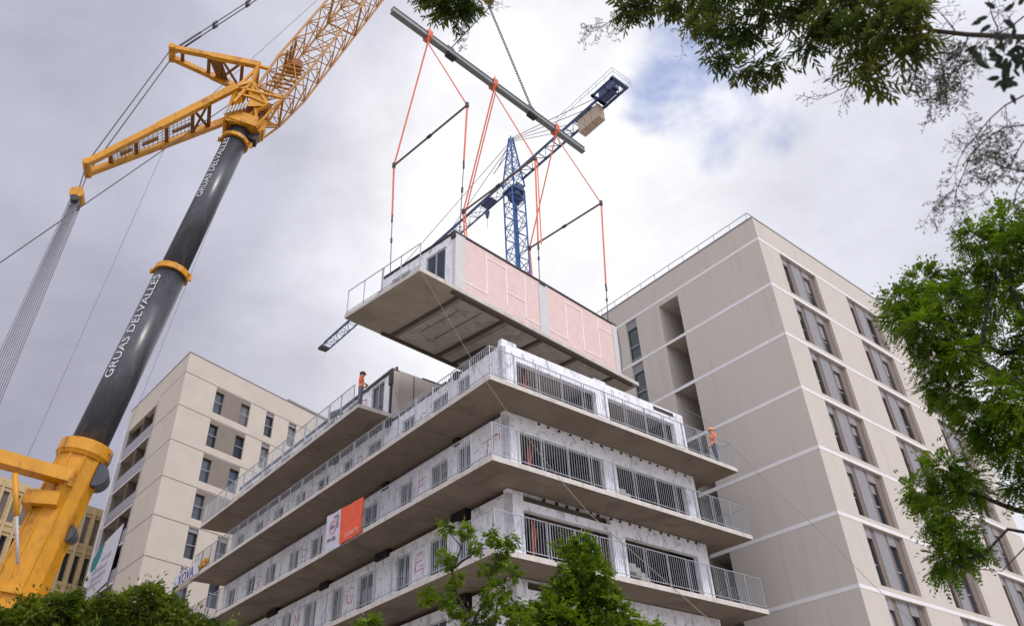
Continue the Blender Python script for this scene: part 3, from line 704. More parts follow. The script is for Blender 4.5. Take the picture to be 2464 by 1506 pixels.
# banner hung over the balconies
bn = thing('hanging_banner', 'white banner with teal shape hung over the lower balconies of the cream block', 'banner', tuple(FLl.p(9.3, -0.15, 22)))
def blp(b, z, o=-0.12): return FLl.p(b, o, z)
m = MB(); top = [(6.2, 24.75), (8.0, 24.55), (10, 24.3), (12.1, 23.6)]; bot = [(6.7, 20.4), (8.5, 20.2), (10.5, 20.0), (12.5, 19.7)]
for i in range(3):
    (a, b), (c, d) = top[i:i+2]; (e, f), (g_, h) = bot[i:i+2]
    m.hexa([blp(e, f, -.10), blp(g_, h, -.10), blp(g_, h, -.13), blp(e, f, -.13), blp(a, b, -.10), blp(c, d, -.10), blp(c, d, -.13), blp(a, b, -.13)])
m.build('cloth', M_wbanner, bn)
m = MB(); m.poly([blp(x, z, -.14) for x, z in ((9.9, 24.25), (11.0, 24.0), (12.05, 23.55), (12.15, 22.6), (11.7, 22.3), (10.9, 22.4), (10.2, 23.2))]); m.build('printed_shape', M_teal, bn)
m = MB(); q = random.Random(5)
for z, x0, x1 in ((22.6, 7.6, 9.6), (21.9, 8.0, 11.2), (21.3, 8.0, 11.2), (20.8, 8.4, 11.6)):
    x = x0
    while x < x1:
        wd = q.uniform(.12, .3); hh = q.uniform(.22, .42); m.box(FLl, x, x+wd, -.142, -.138, z, z+hh); x += wd+q.uniform(.08, .2)
m.build('printed_lines', M_greyprint, bn)

# ================================================================== ochre office block far left
YA = V((-37.773, 67.22, 0)); yy = R(30); YX = V((math.sin(yy), math.cos(yy), 0)); YY = V((-math.cos(yy), math.sin(yy), 0))
FY = Fr(YA, YX, YY)
ob = thing('office_block', 'ochre office block with rows of narrow upright windows, behind the yellow crane base', 'building', tuple(FY.p(-3, 6, 0)))
YT = 29.5; YX0, YX1 = -22, 12; holes = []; ycols = [-16.2+0.92*k for k in range(19)]
more = [-21.72+0.92*k for k in range(6)]+[1.28+0.92*k for k in range(11)]
for k in range(8):
    for x in ycols+more: holes.append((x, x+0.52, YT-1.0-3.45*k-2.35, YT-1.0-3.45*k))
wall_piece(FY, YX0, YX1, 0, YT, holes, 0.35, 'wall', M_ochre, ob)
m = MB(); m.box(FY, YX0, YX1, 0.36, 12, 0, YT-0.3); m.build('core', M_ochre, ob)
for k in range(8):
    m = MB(); z = YT-0.72-3.45*k; m.box(FY, YX0, YX1, -0.09, -0.001, z, z+0.16); m.box(FY, YX0, YX1, -0.06, -0.001, z-2.95, z-2.8); m.build('floor_ledge', M_ochre, ob)
rest = MB()
for k in range(8):
    for x in ycols+more:
        z1 = YT-1.0-3.45*k; z0 = z1-2.35; mt = M_oglass if (k < 1) else M_glass
        if k < 5 and x in ycols:
            m = MB(); m.box(FY, x+.02, x+.5, .22, .26, z0+.02, z1-.02); m.build('window', mt, ob)
        else: rest.box(FY, x+.02, x+.5, .22, .26, z0+.02, z1-.02)
struct(rest.build('window', M_glass, ob), 'stuff')
for x in ycols[::1]:
    pass
m = MB()
for x in ycols+more: m.box(FY, x+.62, x+.80, -.16, -.001, 1, YT-0.2)
fo = m.build('upright_fins', M_ochre, ob)

# ================================================================== mobile crane
P1 = V((-14.874, 24.368, 13.894)); P2 = V((-12.575, 25.26, 30.415))
MAST = V((-0.45, 29.96, 0))
AZ = V((MAST.x-P1.x, MAST.y-P1.y, 0)).normalized(); NL = V((AZ.y, -AZ.x, 0))    # NL: sideways, towards the viewer
def cp(u, v, t=0.0):                        # point of the crane's own vertical plane (offset t sideways) behind a pixel
    r = ray(u, v); s = ((P1+NL*t-CAM).dot(NL))/r.dot(NL); return CAM+r*s
cr = thing('mobile_crane', 'big yellow mobile crane with a black telescopic boom, yellow lattice jib and two masts', 'crane', (-18.2, 23.2, 0))
bd = (P2-P1).normalized()
MID = P1+bd*((cp(397, 655)-P1).dot(bd))
m = MB()
def sect(p, q, r0, r1, mb, n=28): mb.tube([p, q], [r0, r1], n)
sect(P1-bd*0.6, MID, 0.60, 0.60, m); m.build('boom_section', M_boom, cr, True)
m = MB(); sect(MID, P2+bd*0.3, 0.53, 0.53, m); m.build('boom_section', M_boom, cr, True)
def collar(c, r, h, name='boom_collar', lug=True):
    m = MB(); m.tube([c-bd*h/2, c+bd*h/2], [r, r], 14); 
    if lug:
        s = AZ*0.9+NL*0.3; m.tube([c+s*r*0.95, c+s*(r+0.18)-bd*0.1, c+s*(r+0.22)-bd*0.4], 0.05, 6); m.tube([c-AZ*r, c-AZ*(r+0.10)], 0.12, 8)
    return m.build(name, M_yel, cr)
collar(MID, 0.70, 0.26); collar(P2-bd*0.42, 0.66, 0.20)
# lettering on the boom, wrapped round the tube
toC = (CAM-P1); toC = (toC-bd*toC.dot(bd)).normalized(); side = bd.cross(toC).normalized()
if side.dot(_R) > 0: side = -side             # towards the left of the picture
def boom_text(c, rad, size, length, ang):
    me = text_mesh('GRUAS DELVALLES', size, 0.0)
    b_ = bmesh.new(); b_.from_mesh(me); bmesh.ops.triangulate(b_, faces=b_.faces)
    for _ in range(2): bmesh.ops.subdivide_edges(b_, edges=[e for e in b_.edges if e.calc_length() > size*0.22], cuts=1)
    b_.to_mesh(me); b_.free()
    xs = [v.co.x for v in me.vertices]; x0, x1 = min(xs), max(xs); k = length/(x1-x0)
    for v in me.vertices:
        a = ang+(v.co.y-size*0.35)/rad*1.0
        q = c+bd*((v.co.x-(x0+x1)/2)*k)+(toC*math.cos(a)+side*math.sin(a))*(rad+0.018)
        v.co = q-c
    me.materials.clear(); me.materials.append(M_white); me.update(); return link('boom_lettering', me, cr, c)
def on_axis(u, v): return P1+bd*((cp(u, v)-P1).dot(bd))
ta, tb = on_axis(262, 925), on_axis(385, 680); boom_text((ta+tb)/2, 0.60, 0.43, (tb-ta).length, R(47))
ta, tb = on_axis(478, 490), on_axis(550, 350); boom_text((ta+tb)/2, 0.53, 0.38, (tb-ta).length, R(47))
# yellow base section
B0 = P1-bd*13.6
m = MB(); n = 8
ax2 = bd.cross(NL).normalized()
def ngon(c, rx, ry, n=10, ph=0.0): return [c+NL*rx*math.cos(2*math.pi*(k+.5)/n+ph)+ax2*ry*math.sin(2*math.pi*(k+.5)/n+ph) for k in range(n)]
r0 = ngon(B0, 0.75, 0.80); r1 = ngon(P1, 0.72, 0.74)
for k in range(10): m.quad(r0[k], r0[(k+1) % 10], r1[(k+1) % 10], r1[k])
m.poly(r1); m.poly(r0[::-1]); m.build('boom_base', M_yel, cr)
m = MB(); m.tube([P1-bd*0.30, P1+bd*0.12], [0.86, 0.86], 24); m.tube([P1-bd*0.42, P1-bd*0.30], [0.78, 0.84], 24); m.build('boom_collar', M_yel, cr)
m = MB()
for k in range(10): m.bar(r0[k], r1[k], 0.06, 0.06)
m.build('base_rib', M_yel, cr)
for s, nm in ((2.1, .40), (4.9, .18), (7.6, .9)):
    m = MB(); a = ngon(P1-bd*s, .86 if nm < .8 else 1.0, .88 if nm < .8 else 1.1); b = ngon(P1-bd*(s+nm), .86 if nm < .8 else 1.15, .88 if nm < .8 else 1.3)
    if s < 3:
        m.bar(P1-bd*s-ax2*0+NL*0.8-AZ*0.7, P1-bd*s+NL*0.8+AZ*0.1, .30, .45, up=bd); m.bar(P1-bd*s-NL*0.7-AZ*.7, P1-bd*s-NL*0.7+AZ*.1, .3, .45, up=bd)
        m.bar(P1-bd*s-AZ*0.75-NL*0.8, P1-bd*s-AZ*0.75+NL*0.9, .3, .45, up=bd)
    else:
        for k in range(10): m.quad(a[k], b[k], b[(k+1) % 10], a[(k+1) % 10])
        m.poly(a); m.poly(b[::-1])
    m.build('base_collar', M_yel, cr)
# guying bracket, its arm and the small cylinder
m = MB()
e0 = cp(168, 1150, 0.9); e1 = cp(-130, 1068, 1.6)
m.bar(e0, e1, 0.55, 0.42); m.tube([e0+V((0, 0, .3)), e0-V((0, 0, .3))], 0.16, 10); m.bar(e0, P1-bd*2.3+NL*0.6, 0.3, 0.35)
m.build('guy_bracket', M_yel, cr)
m = MB(); c0, c1, c2 = cp(36, 1140, 1.5), cp(40, 1240, 1.5), cp(43, 1355, 1.5)
m.tube([c0, c1], 0.085, 10); m.build('cylinder_barrel', M_yel, cr, True)
m = MB(); m.tube([c1, c2], 0.05, 8); m.build('cylinder_rod', M_lframe, cr, True)
m = MB(); d0 = cp(232, 1150, 0.0); m.tube([d0-NL*0.35, d0+NL*0.35], 0.40, 18); m.build('cable_drum', M_boom, cr)
m = MB(); d1 = cp(168, 1290, 0.0); m.tube([d1-NL*.2, d1+NL*.3], 0.24, 14); m.build('cable_drum', M_boom, cr)
for (u, v) in ((236, 1098), (148, 1268)):
    m = MB(); q = cp(u+18, v, 0.3); m.tube([q, q+V((.12, 0, .10)), q+V((.22, 0, -.05)), q+V((.2, 0, -.3)), q+V((.05, 0, -.45))], 0.022, 6); m.build('hydraulic_hose', M_rope, cr)
# superstructure, lower boom foot and carrier (behind the hedge)
GX = AZ; FC = Fr(V((-17.8, 23.3, 0)), AZ, -NL)
m = MB(); m.box(FC, -4.4, 3.2, -1.3, 1.3, 1.6, 2.5); m.box(FC, -5.8, -4.4, -1.4, 1.4, 1.3, 3.2); m.build('superstructure', M_yel, cr)
m = MB(); ft = P1-bd*9.2; m.bar(ft+bd*0.9, P1-bd*12.5, 2.1, 2.3, up=AZ); m.build('boom_foot', M_yel, cr)
m = MB(); FT = Fr(V((-17.8, 23.3, 0)), V((0.9, -0.43, 0)).normalized(), V((0.43, 0.9, 0)).normalized())
m.box(FT, -8, 8, -1.45, 1.45, 0.7, 1.5); m.build('carrier_chassis', M_yel, cr)
m = MB(); m.box(FT, 6.0, 8.2, -1.45, 1.45, 1.52, 2.9); m.build('cab', M_yel, cr)
for x in (-6.8, -5.2, -3.6, -2.0, 2.0, 3.6, 5.2, 6.8):
    for y in (-1.2, 1.2):
        m = MB(); c = FT.p(x, y, 0.62); m.tube([c-FT.y*0.25, c+FT.y*0.25], 0.62, 18); m.build('wheel', mat('black_tyre', (0.02, 0.02, 0.02), 0.85), cr)
# boom head
HD = cp(604, 232); J0 = cp(646, 258)
JT = V((-0.45, 29.96, 65.0))-AZ*1.2
jd = (JT-J0).normalized(); jp = NL.cross(jd).normalized()
if jp.dot(AZ) > 0: jp = -jp                    # jp: the upper left side of the jib in the picture
def jc(s, a, t): return J0+jd*s+jp*a+NL*t
Jlen = (JT-J0).length
def prof(s): 
    if s < 2.6: k = s/2.6; return 0.66+0.18*k, 0.95+0.1*k
    if s > Jlen-5: k = (Jlen-s)/5; return 0.34+0.5*k, 0.45+0.6*k
    return 0.84, 1.05
st = [0, 1.3, 2.6]+[2.6+1.75*k for k in range(1, int((Jlen-2.6)/1.75))]+[Jlen]
for i0 in range(0, len(st)-1, 6):
    m = MB(); seg = st[i0:i0+7]
    ch = {}
    for i, s in enumerate(seg):
        a, t = prof(s); ch[i] = [jc(s, a, t), jc(s, a, -t), jc(s, -a, -t), jc(s, -a, t)]
    for i in range(len(seg)-1):
        for k in range(4): m.tube([ch[i][k], ch[i+1][k]], 0.062, 6)
        for k in range(4):
            p, q, r_, s_ = ch[i][k], ch[i][(k+1) % 4], ch[i+1][k], ch[i+1][(k+1) % 4]
            md = (r_+s_)/2
            m.tube([p, md], 0.034, 5); m.tube([q, md], 0.034, 5); m.tube([r_, s_], 0.030, 5)
            if i == 0: m.tube([p, q], 0.06, 5)
        m.tube([ch[i][0], ch[i][2]], 0.026, 4); m.tube([ch[i][1], ch[i][3]], 0.022, 4); m.tube([(ch[i][1]+ch[i][2])/2, (ch[i+1][1]+ch[i+1][2])/2], 0.022, 4)
    m.build('jib_section', M_yeld, cr)
m = MB()
for s in (3.4, 3.9, 4.4, 9.3): m = MB(); m.tube([jc(s, 0.8, -0.9), jc(s, 0.7, 0.95)], 0.07, 6); m.build('jib_bracing', M_yeld, cr)
m = MB()
for k in range(6):
    s = 0.6+0.35*k; m.bar(jc(s, 0.5, 0.75), jc(s+0.4, -0.55, 0.75), 0.10, 0.05)
m.build('jib_bracing', M_yeld, cr)
m = MB(); m.tube([jc(3.6, .2, -.35), jc(3.6, .2, .35)], 0.30, 14); m.tube([jc(3.3, .42, -.25), jc(3.3, .42, .25)], 0.2, 12)
m.build('jib_winch', mat('rust_orange_machinery', (0.30, 0.09, 0.015), 0.6, var=0.25, scale=3), cr)
# head truss
m = MB()
ring = [P2+bd*0.35+NL*x+AZ*y for x, y in ((.62, .7), (-.62, .7), (-.62, -.7), (.62, -.7))]
foot = [jc(0, .66, .95), jc(0, .66, -.95), jc(0, -.66, -.95), jc(0, -.66, .95)]
M2F = cp(567, 247); M1F = cp(618, 197)
hub = [HD+NL*.95, HD-NL*.95]
for r_ in ring:
    for h_ in hub: m.bar(r_, h_, 0.12, 0.12)
for f_ in foot:
    for r_ in (ring[0], ring[1]): m.bar(f_, r_, 0.09, 0.09)
for i in range(4): m.bar(ring[i], ring[(i+1) % 4], 0.16, 0.2); m.bar(foot[i], foot[(i+1) % 4], .1, .1)
for t in (.95, -.95):
    m.bar(HD+NL*t, M2F+NL*t*1.1, .16, .16); m.bar(HD+NL*t, M1F+NL*t*1.1, .16, .16); m.bar(M2F+NL*t, ring[3 if t > 0 else 2], .14, .14); m.bar(M2F+NL*t, M1F+NL*t, .12, .12)
    m.bar(M1F+NL*t*1.05, jc(1.5, .8, .95 if t > 0 else -.95), .14, .14); m.bar(M2F+NL*t, foot[3 if t > 0 else 2], .12, .12); m.bar(HD+NL*t, cp(560, 282)+NL*t, .12, .12)
m.bar(cp(560, 282)+NL*.95, cp(560, 282)-NL*.95, .14, .14); m.bar(M2F+NL*1.05, M2F-NL*1.05, .16, .16); m.bar(M1F+NL*1.05, M1F-NL*1.05, .16, .16)
q1, q2, q3 = cp(575, 262), cp(640, 285), cp(600, 268)
for t in (.9, -.9):
    m.bar(q1+NL*t, q3+NL*t, .1, .1); m.bar(q3+NL*t, q2+NL*t, .12, .12); m.bar(q3+NL*t, HD+NL*t, .1, .1); m.bar(q2+NL*t, HD+NL*t, .14, .14); m.bar(q2+NL*t, P2+bd*.8+NL*t*.5, .16, .16); m.bar(q1+NL*t, P2+bd*.6+NL*t*.5, .1, .1)
for q_ in (q1, q2, q3, HD): m.bar(q_+NL*.9, q_-NL*.9, .1, .1)
for t in (.9, -.3): m.poly([cp(610, 230)+NL*t, cp(644, 288)+NL*t, cp(592, 290)+NL*t])
for k in range(5): qq = q1.lerp(q2, k/4); m.bar(qq+NL*.9, HD.lerp(q3, .5)-NL*.9, .05, .05)
m.build('head_truss', M_yel, cr)
m = MB(); m.bar(P2+bd*1.0+AZ*.1, P2+bd*2.0+AZ*.3, .9, .9, up=AZ); m.bar(cp(628, 262)+bd*.3, cp(628, 262)-bd*.5, .5, .9, up=AZ); m.build('head_machinery', mat('rust_orange_machinery', (0.30, 0.09, 0.015), 0.6, var=0.3, scale=3), cr)
m = MB(); m.bar(P2+bd*0.3, P2+bd*0.95, 1.5, 1.3, up=AZ); q = cp(622, 312); m.bar(q-bd*0.35+AZ*.05, q+bd*.35, .75, .55, up=AZ); m.tube([q-NL*.4-bd*.3, q+NL*.4-bd*.3], .25, 12)
m.build('head_block', M_yel, cr)
m = MB(); q = cp(600, 330); m.bar(q-bd*.3, q+bd*.6, .5, .8, up=AZ); m.build('head_shadow_box', M_steelb, cr)
m = MB(); q = cp(650, 280); m.tube([q, cp(668, 285), cp(672, 300), cp(662, 308), cp(640, 308)], .018, 5); m.build('hydraulic_hose', M_rope, cr)
m = MB()
for k in range(7): q = cp(548+k*8, 258-k*2, .9); m.tube([q, q-bd*.5], .05, 6)
m.build('head_fitting', M_lframe, cr)
# the two derrick masts
def derrick(tipc, footc, ts, fs, name, cross, plate):
    tips = [tipc+NL*ts, tipc-NL*ts]; feet = [footc+NL*fs, footc-NL*fs]
    m = MB(); d = (footc-tipc).normalized(); up = NL.cross(d)
    for p, q in zip(tips, feet):
        a = p.lerp(q, .45); m.bar(p, a, .24, .26, up=up); m.bar(a, q, .24, .34, up=up)
    m.tube([tips[0]+NL*.18, tips[1]-NL*.18], .16, 10)
    o = m.build(name, M_yel, cr)
    MC = mat('brown_yellow_paint', (0.22, 0.085, 0.015), 0.6, var=.2)
    for k in cross: m = MB(); m.bar(tips[0].lerp(feet[0], k), tips[1].lerp(feet[1], k), .16, .12); m.build('mast_crossbar', MC, o)
    m = MB(); m.bar(tips[0].lerp(feet[0], cross[-2]), tips[1].lerp(feet[1], cross[-1]), .1, .1); m.bar(tips[1].lerp(feet[1], cross[-2]), tips[0].lerp(feet[0], cross[-1]), .1, .1)
    m.build('mast_bracing', MC, o)
    if plate:
        m = MB(); a, b = plate; m.poly([tips[0].lerp(feet[0], a), tips[0].lerp(feet[0], b), tips[1].lerp(feet[1], b+.12), tips[1].lerp(feet[1], a+.12)]); m.build('mast_plate', MC, o)
    return tips, o
tip1, o1 = derrick(cp(414, 128), cp(622, 196), .30, 1.0, 'derrick_mast', (.12, .42, .55, .8), (.40, .55))
tip2, o2 = derrick(cp(210, 405), cp(567, 247), .30, 1.0, 'derrick_mast', (.14, .30, .5, .68, .80), None)
m = MB()
ft2 = cp(567, 247)
for a, b in ((.16, .30), (.32, .50), (.52, .68)):
    for k in range(5):
        t = -.26+.13*k+(-.1*a); c0 = tip2[0].lerp(ft2+NL, a).lerp(tip2[1].lerp(ft2-NL, a), .2+.15*k); c1 = tip2[0].lerp(ft2+NL, b).lerp(tip2[1].lerp(ft2-NL, b), .2+.15*k); m.tube([c0, c1], .022, 5)
    n_ = 6
    for j in range(n_):
        f_ = a+(b-a)*j/n_; m.tube([tip2[0].lerp(ft2+NL, f_).lerp(tip2[1].lerp(ft2-NL, f_), .15), tip2[0].lerp(ft2+NL, f_).lerp(tip2[1].lerp(ft2-NL, f_), .85)], .018, 5)
m.build('walkway', M_galv, o2)
m = MB()
for a, b in ((.54, .66), (.34, .44), (.20, .27)):
    q0 = tip2[0].lerp(ft2+NL, a).lerp(tip2[1].lerp(ft2-NL, a), .55); q1 = tip2[0].lerp(ft2+NL, b).lerp(tip2[1].lerp(ft2-NL, b), .55); m.bar(q0, q1, .16, .10)
m.build('mast_machinery', mat('brown_yellow_paint', (0.45, 0.20, 0.04)), o2)
# ropes of the crane
def cable(pts, r, mt=M_rope, name='hoist_rope'):
    m = MB(); m.tube(pts, r, 5); return m.build(name, mt, cr)
tipb = JT+jp*0.3
PEND = (tip1[0]+tip1[1])/2
pn = (tipb-PEND).normalized()
for t in (.13, -.13):
    cable([PEND+NL*t, tipb+NL*t], .030, M_rope, 'pendant_rope')
for s in (3.2, 6.0, 9.5, 14):
    m = MB(); m.tube([PEND+pn*s-NL*.15, PEND+pn*s+NL*.15], .05, 6)
    for t in (.13, -.13): m.tube([PEND+pn*s+NL*t, PEND+pn*(s+.3)+NL*t], .075, 6)
    m.build('pendant_joint', M_steelb, cr)
for t in (.13, -.13): m = MB(); m.tube([PEND+NL*t, PEND+pn*2.2+NL*t], .05, 6); m.build('pendant_link', M_steelb, cr)
for t in (.28, -.28): cable([tip1[0 if t > 0 else 1], tip2[0 if t > 0 else 1]], .028, M_rope, 'pendant_rope')
cable([cp(480, 255, -.5), JT], .016, M_ropel)
cable([JT+V((0, 0, 0)), hk+V((0, 0, 1.0))], .02); cable([JT+NL*.2, hk+NL*.2+V((0, 0, 1.0))], .02)
lw = cp(0, 632); hd_ = cp(575, 236); cable([lw+(lw-hd_).normalized()*6, hd_], .022)
cable([cp(57, 1118), cp(395, 359)], .012, M_ropel); cable([cp(306, 1040), cp(575, 372)], .010, M_ropel)
# tackle block and its rope bundle down to the tail
tb_ = cp(186, 474)
for t in (.25, -.25): cable([tip2[0 if t > 0 else 1], tb_+NL*t*.7+V((0, 0, .3))], .022)
m = MB(); m.tube([tb_-NL*.34, tb_+NL*.34], .27, 14); m.bar(tb_+V((0, 0, .1)), tb_-V((0, 0, .3)), .5, .28, up=AZ); m.tube([tb_+V((.05, 0, .55)), tb_+V((.0, 0, .1))], .06, 6)
m.build('tackle_block', M_yel, cr)
m = MB(); m.tube([tb_-NL*.36-V((0, 0, .33)), tb_+NL*.36-V((0, 0, .33))], .16, 12); m.build('sheave', M_steelb, cr)
tail = tb_+(cp(-2, 905)-tb_).normalized()*21.5
for k in range(17):
    f = k/16-.5; o = AZ*f
    cable([tb_+o*.40+NL*.3*((k % 2)-.5)-V((0, 0, .35)), tail+o*.85+NL*.4*((k % 2)-.5)], .017, M_ropel, 'tackle_rope')

# ================================================================== blue tower crane behind
TC = V((0.86, 61.24, 0)); tz = 62.26; jaz = R(-41.6)
TX = V((math.sin(jaz), math.cos(jaz), 0)); TY = V((-math.cos(jaz), math.sin(jaz), 0))
FT_ = Fr(TC, TX, TY)
tc_ = thing('tower_crane', 'blue tower crane standing behind the hanging module, its long jib crossing the slings', 'crane', tuple(TC))
def lattice(m, p0, p1, hw0, hw1, x, y, step, rc, rd, tri=False):
    p0 = V(p0); p1 = V(p1); L_ = (p1-p0).length; n = max(1, round(L_/step)); pr_ = None
    for i in range(n+1):
        f = i/n; c = p0.lerp(p1, f); h_ = hw0+(hw1-hw0)*f
        if tri: cs = [c+x*h_, c-x*h_, c+y*h_*1.8]
        else: cs = [c+x*h_+y*h_, c-x*h_+y*h_, c-x*h_-y*h_, c+x*h_-y*h_]
        k = len(cs)
        for j in range(k): m.tube([cs[j], cs[(j+1) % k]], rd, 4)
        if pr_:
            for j in range(k):
                m.bar(pr_[j], cs[j], rc*2, rc*2)
                a, b = (pr_[j], cs[(j+1) % k]) if i % 2 else (pr_[(j+1) % k], cs[j]); m.tube([a, b], rd, 4)
        pr_ = cs
MX = V((math.sin(R(-36)), math.cos(R(-36)), 0)); MY = V((-MX.y, MX.x, 0))
m = MB(); lattice(m, TC, TC+V((0, 0, tz-1.8)), .80, .80, MX, MY, 1.6, .085, .045); m.build('mast', M_blue, tc_)
m = MB(); m.tube([TC+V((0, 0, 0)), TC+V((0, 0, tz-1.8))], .10, 6); m.build('ladder', M_blue, tc_)
m = MB(); m.box(FT_, -.85, .85, -.85, .85, tz-1.9, tz-1.6); m.tube([TC+V((0, 0, tz-2.6)), TC+V((0, 0, tz-1.4))], .72, 12); m.build('slewing_unit', M_navy, tc_)
m = MB(); m.box(FT_, .4, 1.7, -1.9, -.9, tz-1.4, tz+.6); m.build('cab', M_navy, tc_)
m = MB(); lattice(m, TC+V((0, 0, tz-1.0)), TC+V((0, 0, tz+6.6)), .85, .16, TX, TY, 1.1, .08, .04); m.build('cat_head', M_blue, tc_)
m = MB(); m.tube([FT_.p(0, 0, tz+6.4), FT_.p(0, 0, tz+7.1)], .05, 5); m.bar(FT_.p(.3, .2, tz+4.4), FT_.p(3.0, 0.2, tz+3.3), .06, .06); m.bar(FT_.p(.3, .2, tz+5.5), FT_.p(2.2, .2, tz+3.6), .05, .05); m.build('head_fitting', M_navy, tc_)
m = MB(); lattice(m, FT_.p(.9, 0, tz-.1), FT_.p(41.5, 0, tz-.1), .62, .62, TY, V((0, 0, 1)), 1.5, .075, .035, tri=True); m.build('jib', M_navy, tc_)
m = MB(); m.tube([FT_.p(11, 0, tz+1.1), FT_.p(.2, 0, tz+5.8)], .035, 5); m.tube([FT_.p(27.5, 0, tz+1.1), FT_.p(.1, 0, tz+6.2)], .035, 5)
for s in (.5, -.5): m.tube([FT_.p(-13.5, s, tz+.4), FT_.p(0, s*.2, tz+6.5)], .035, 5); m.tube([FT_.p(-9.0, s, tz+.4), FT_.p(0, s*.2, tz+6.2)], .03, 5)
m.build('tie_rod', M_steelb, tc_)
m = MB()
for s in (.62, -.62): m.box(FT_, -16.0, -.8, s-.065, s+.065, tz-.2, tz+.1)
for k in range(14):
    m.box(FT_, -1.6-k*1.05, -1.52-k*1.05, -.6, .6, tz-.1, tz-.03); sg = 1 if k % 2 else -1; m.bar(FT_.p(-1.56-k*1.05, -.55*sg, tz), FT_.p(-2.6-k*1.05, .55*sg, tz), .06, .06)
m.build('counter_jib', M_navy, tc_)
m = MB(); m.box(FT_, -12.6, -10.2, -.52, .5, tz-.20, tz-.13); m.box(FT_, -15.2, -13.4, -.3, .5, tz-.20, tz-.13)
m.box(FT_, -16.2, -13.4, 1.25, 1.5, tz-.2, tz-.1); m.box(FT_, -16.4, -16.0, -.7, 1.5, tz-.2, tz+.02); m.box(FT_, -13.7, -13.4, -.7, 1.5, tz-.2, tz+.02); m.box(FT_, -15.1, -14.85, .52, 1.25, tz-.2, tz-.1); m.build('counter_jib_deck', M_navy, tc_)
m = MB()
for s, x0, x1 in ((1.5, -16.5, -8.5), (-1.1, -16.5, -13.0)):
    for z in (.55, 1.05): m.tube([FT_.p(x0, s, tz+z), FT_.p(x1, s, tz+z)], .025, 4)
    x = x0
    while x <= x1: m.tube([FT_.p(x, s, tz), FT_.p(x, s, tz+1.05)], .022, 4); x += 1.1
for z in (.55, 1.05): m.tube([FT_.p(-16.5, -1.1, tz+z), FT_.p(-16.5, 1.5, tz+z)], .025, 4)
m.build('guard_rail', M_galv, tc_)
m = MB(); m.box(FT_, -15.5, -13.6, -.35, .45, tz+.2, tz+1.1); m.build('hoist_winch', M_navy, tc_)
m = MB()
for k in range(3): m.box(FT_, -13.2+k*.92, -12.32+k*.92, -.46, .46, tz-2.0, tz-.25)
m.build('counterweight', M_tan, tc_)
m = MB(); m.box(FT_, 3.3, 5.0, -.55, .55, tz-.35, tz-.2); m.tube([FT_.p(4.1, .4, tz-.3), FT_.p(4.1, .4, tz-1.8)], .02, 4); m.tube([FT_.p(4.1, .4, tz-1.8), FT_.p(4.1, .4, tz-2.7)], [.30, .12], 8); m.tube([FT_.p(4.1, .4, tz-2.7), FT_.p(4.1, .4, tz-4.2)], .025, 4)
m.build('trolley', M_navy, tc_)
m = MB(); m.box(FT_, 41.0, 42.0, -.62, .62, tz-.2, tz+.15); m.build('jib_tip', M_steelb, tc_)

# ================================================================== banners on the new building
def rail_pt(b, z, o=-.08): return F0.p(o, b, z)
FBn = lambda b, z, o: Fr(F0.p(o, b, z), -EY, (0, 0, 1), -EX)
bn = thing('railing_banner', 'large orange-red and white banner tied over a balcony railing', 'banner', tuple(rail_pt(9.5, 13.1)))
m = MB(); n = 10
def wav(b, z): return -.07-.02*math.sin(b*5+z*3)
for (b0, b1, mi) in ((8.02, 9.75, 0), (9.75, 10.92, 1)):
    for i in range(n):
        x0 = b0+(b1-b0)*i/n; x1 = b0+(b1-b0)*(i+1)/n
        zt0 = 13.76+.12*(x0-8)/3; zt1 = 13.76+.12*(x1-8)/3; zb = 12.34
        for o in (0, -.02):
            m.quad(F0.p(wav(x0, 0)+o, x0, zb), F0.p(wav(x1, 0)+o, x1, zb), F0.p(wav(x1, 1)+o, x1, zt1), F0.p(wav(x0, 1)+o, x0, zt0), mi)
m.build('cloth', [M_orbanner, M_wbanner], bn)
put_text('printed_word', 'CONSTR', 0.26, FBn(8.72, 12.45, -.125), mat('faded_cream_print', (0.75, 0.55, 0.45)), bn)
m = MB()
cc = (10.33, 13.25)
for k in range(14):
    a0, a1 = 2*math.pi*k/14, 2*math.pi*(k+1)/14
    m.quad(*[F0.p(-.12, cc[0]+r_*math.cos(a), cc[1]+r_*math.sin(a)) for r_, a in ((.30, a0), (.30, a1), (.23, a1), (.23, a0))])
m.build('printed_ring', M_pinkb, bn)
m = MB()
for x0, x1, z0, z1 in ((9.95, 10.3, 13.6, 13.66), (9.9, 9.96, 13.1, 13.66), (10.4, 10.7, 12.7, 12.8), (10.05, 10.3, 12.66, 12.8), (10.2, 10.5, 13.2, 13.3)): m.box(Fr(F0.p(-.125, 0, 0), EY, -EX), x0, x1, 0, .01, z0, z1)
m.build('printed_marks', mat('muted_violet_print', (0.24, 0.17, 0.27)), bn)
m = MB(); q = 10.92
m.quad(F0.p(-.1, 9.55, 12.34), F0.p(-.1, q, 12.34), F0.p(-.1, q+.05, 12.26), F0.p(-.1, 9.6, 12.26)); m.build('hem', M_wbanner, bn)
bn = thing('railing_banner', 'small white banner with dark blue letters at the far left end of a balcony', 'banner', tuple(rail_pt(27.5, 15.9)))
m = MB(); m.box(F0, -.06, -.03, 25.7, 29.6, 15.42, 16.15); m.build('cloth', M_wbanner, bn)
put_text('printed_letters', 'XOVA', .85, FBn(27.6, 15.45, -.075), M_indigo, bn)
m = MB(); m.box(F0, 0, .2, 26.9, 29.7, 15.3, 15.48); 
for b in (27.2, 28.4, 29.6): m.bar(F0.p(.03, b, 15.4), F0.p(.03, b, 16.6), .045, .03)
m.build('outrigger_rail', M_edge, bn)
m = MB()
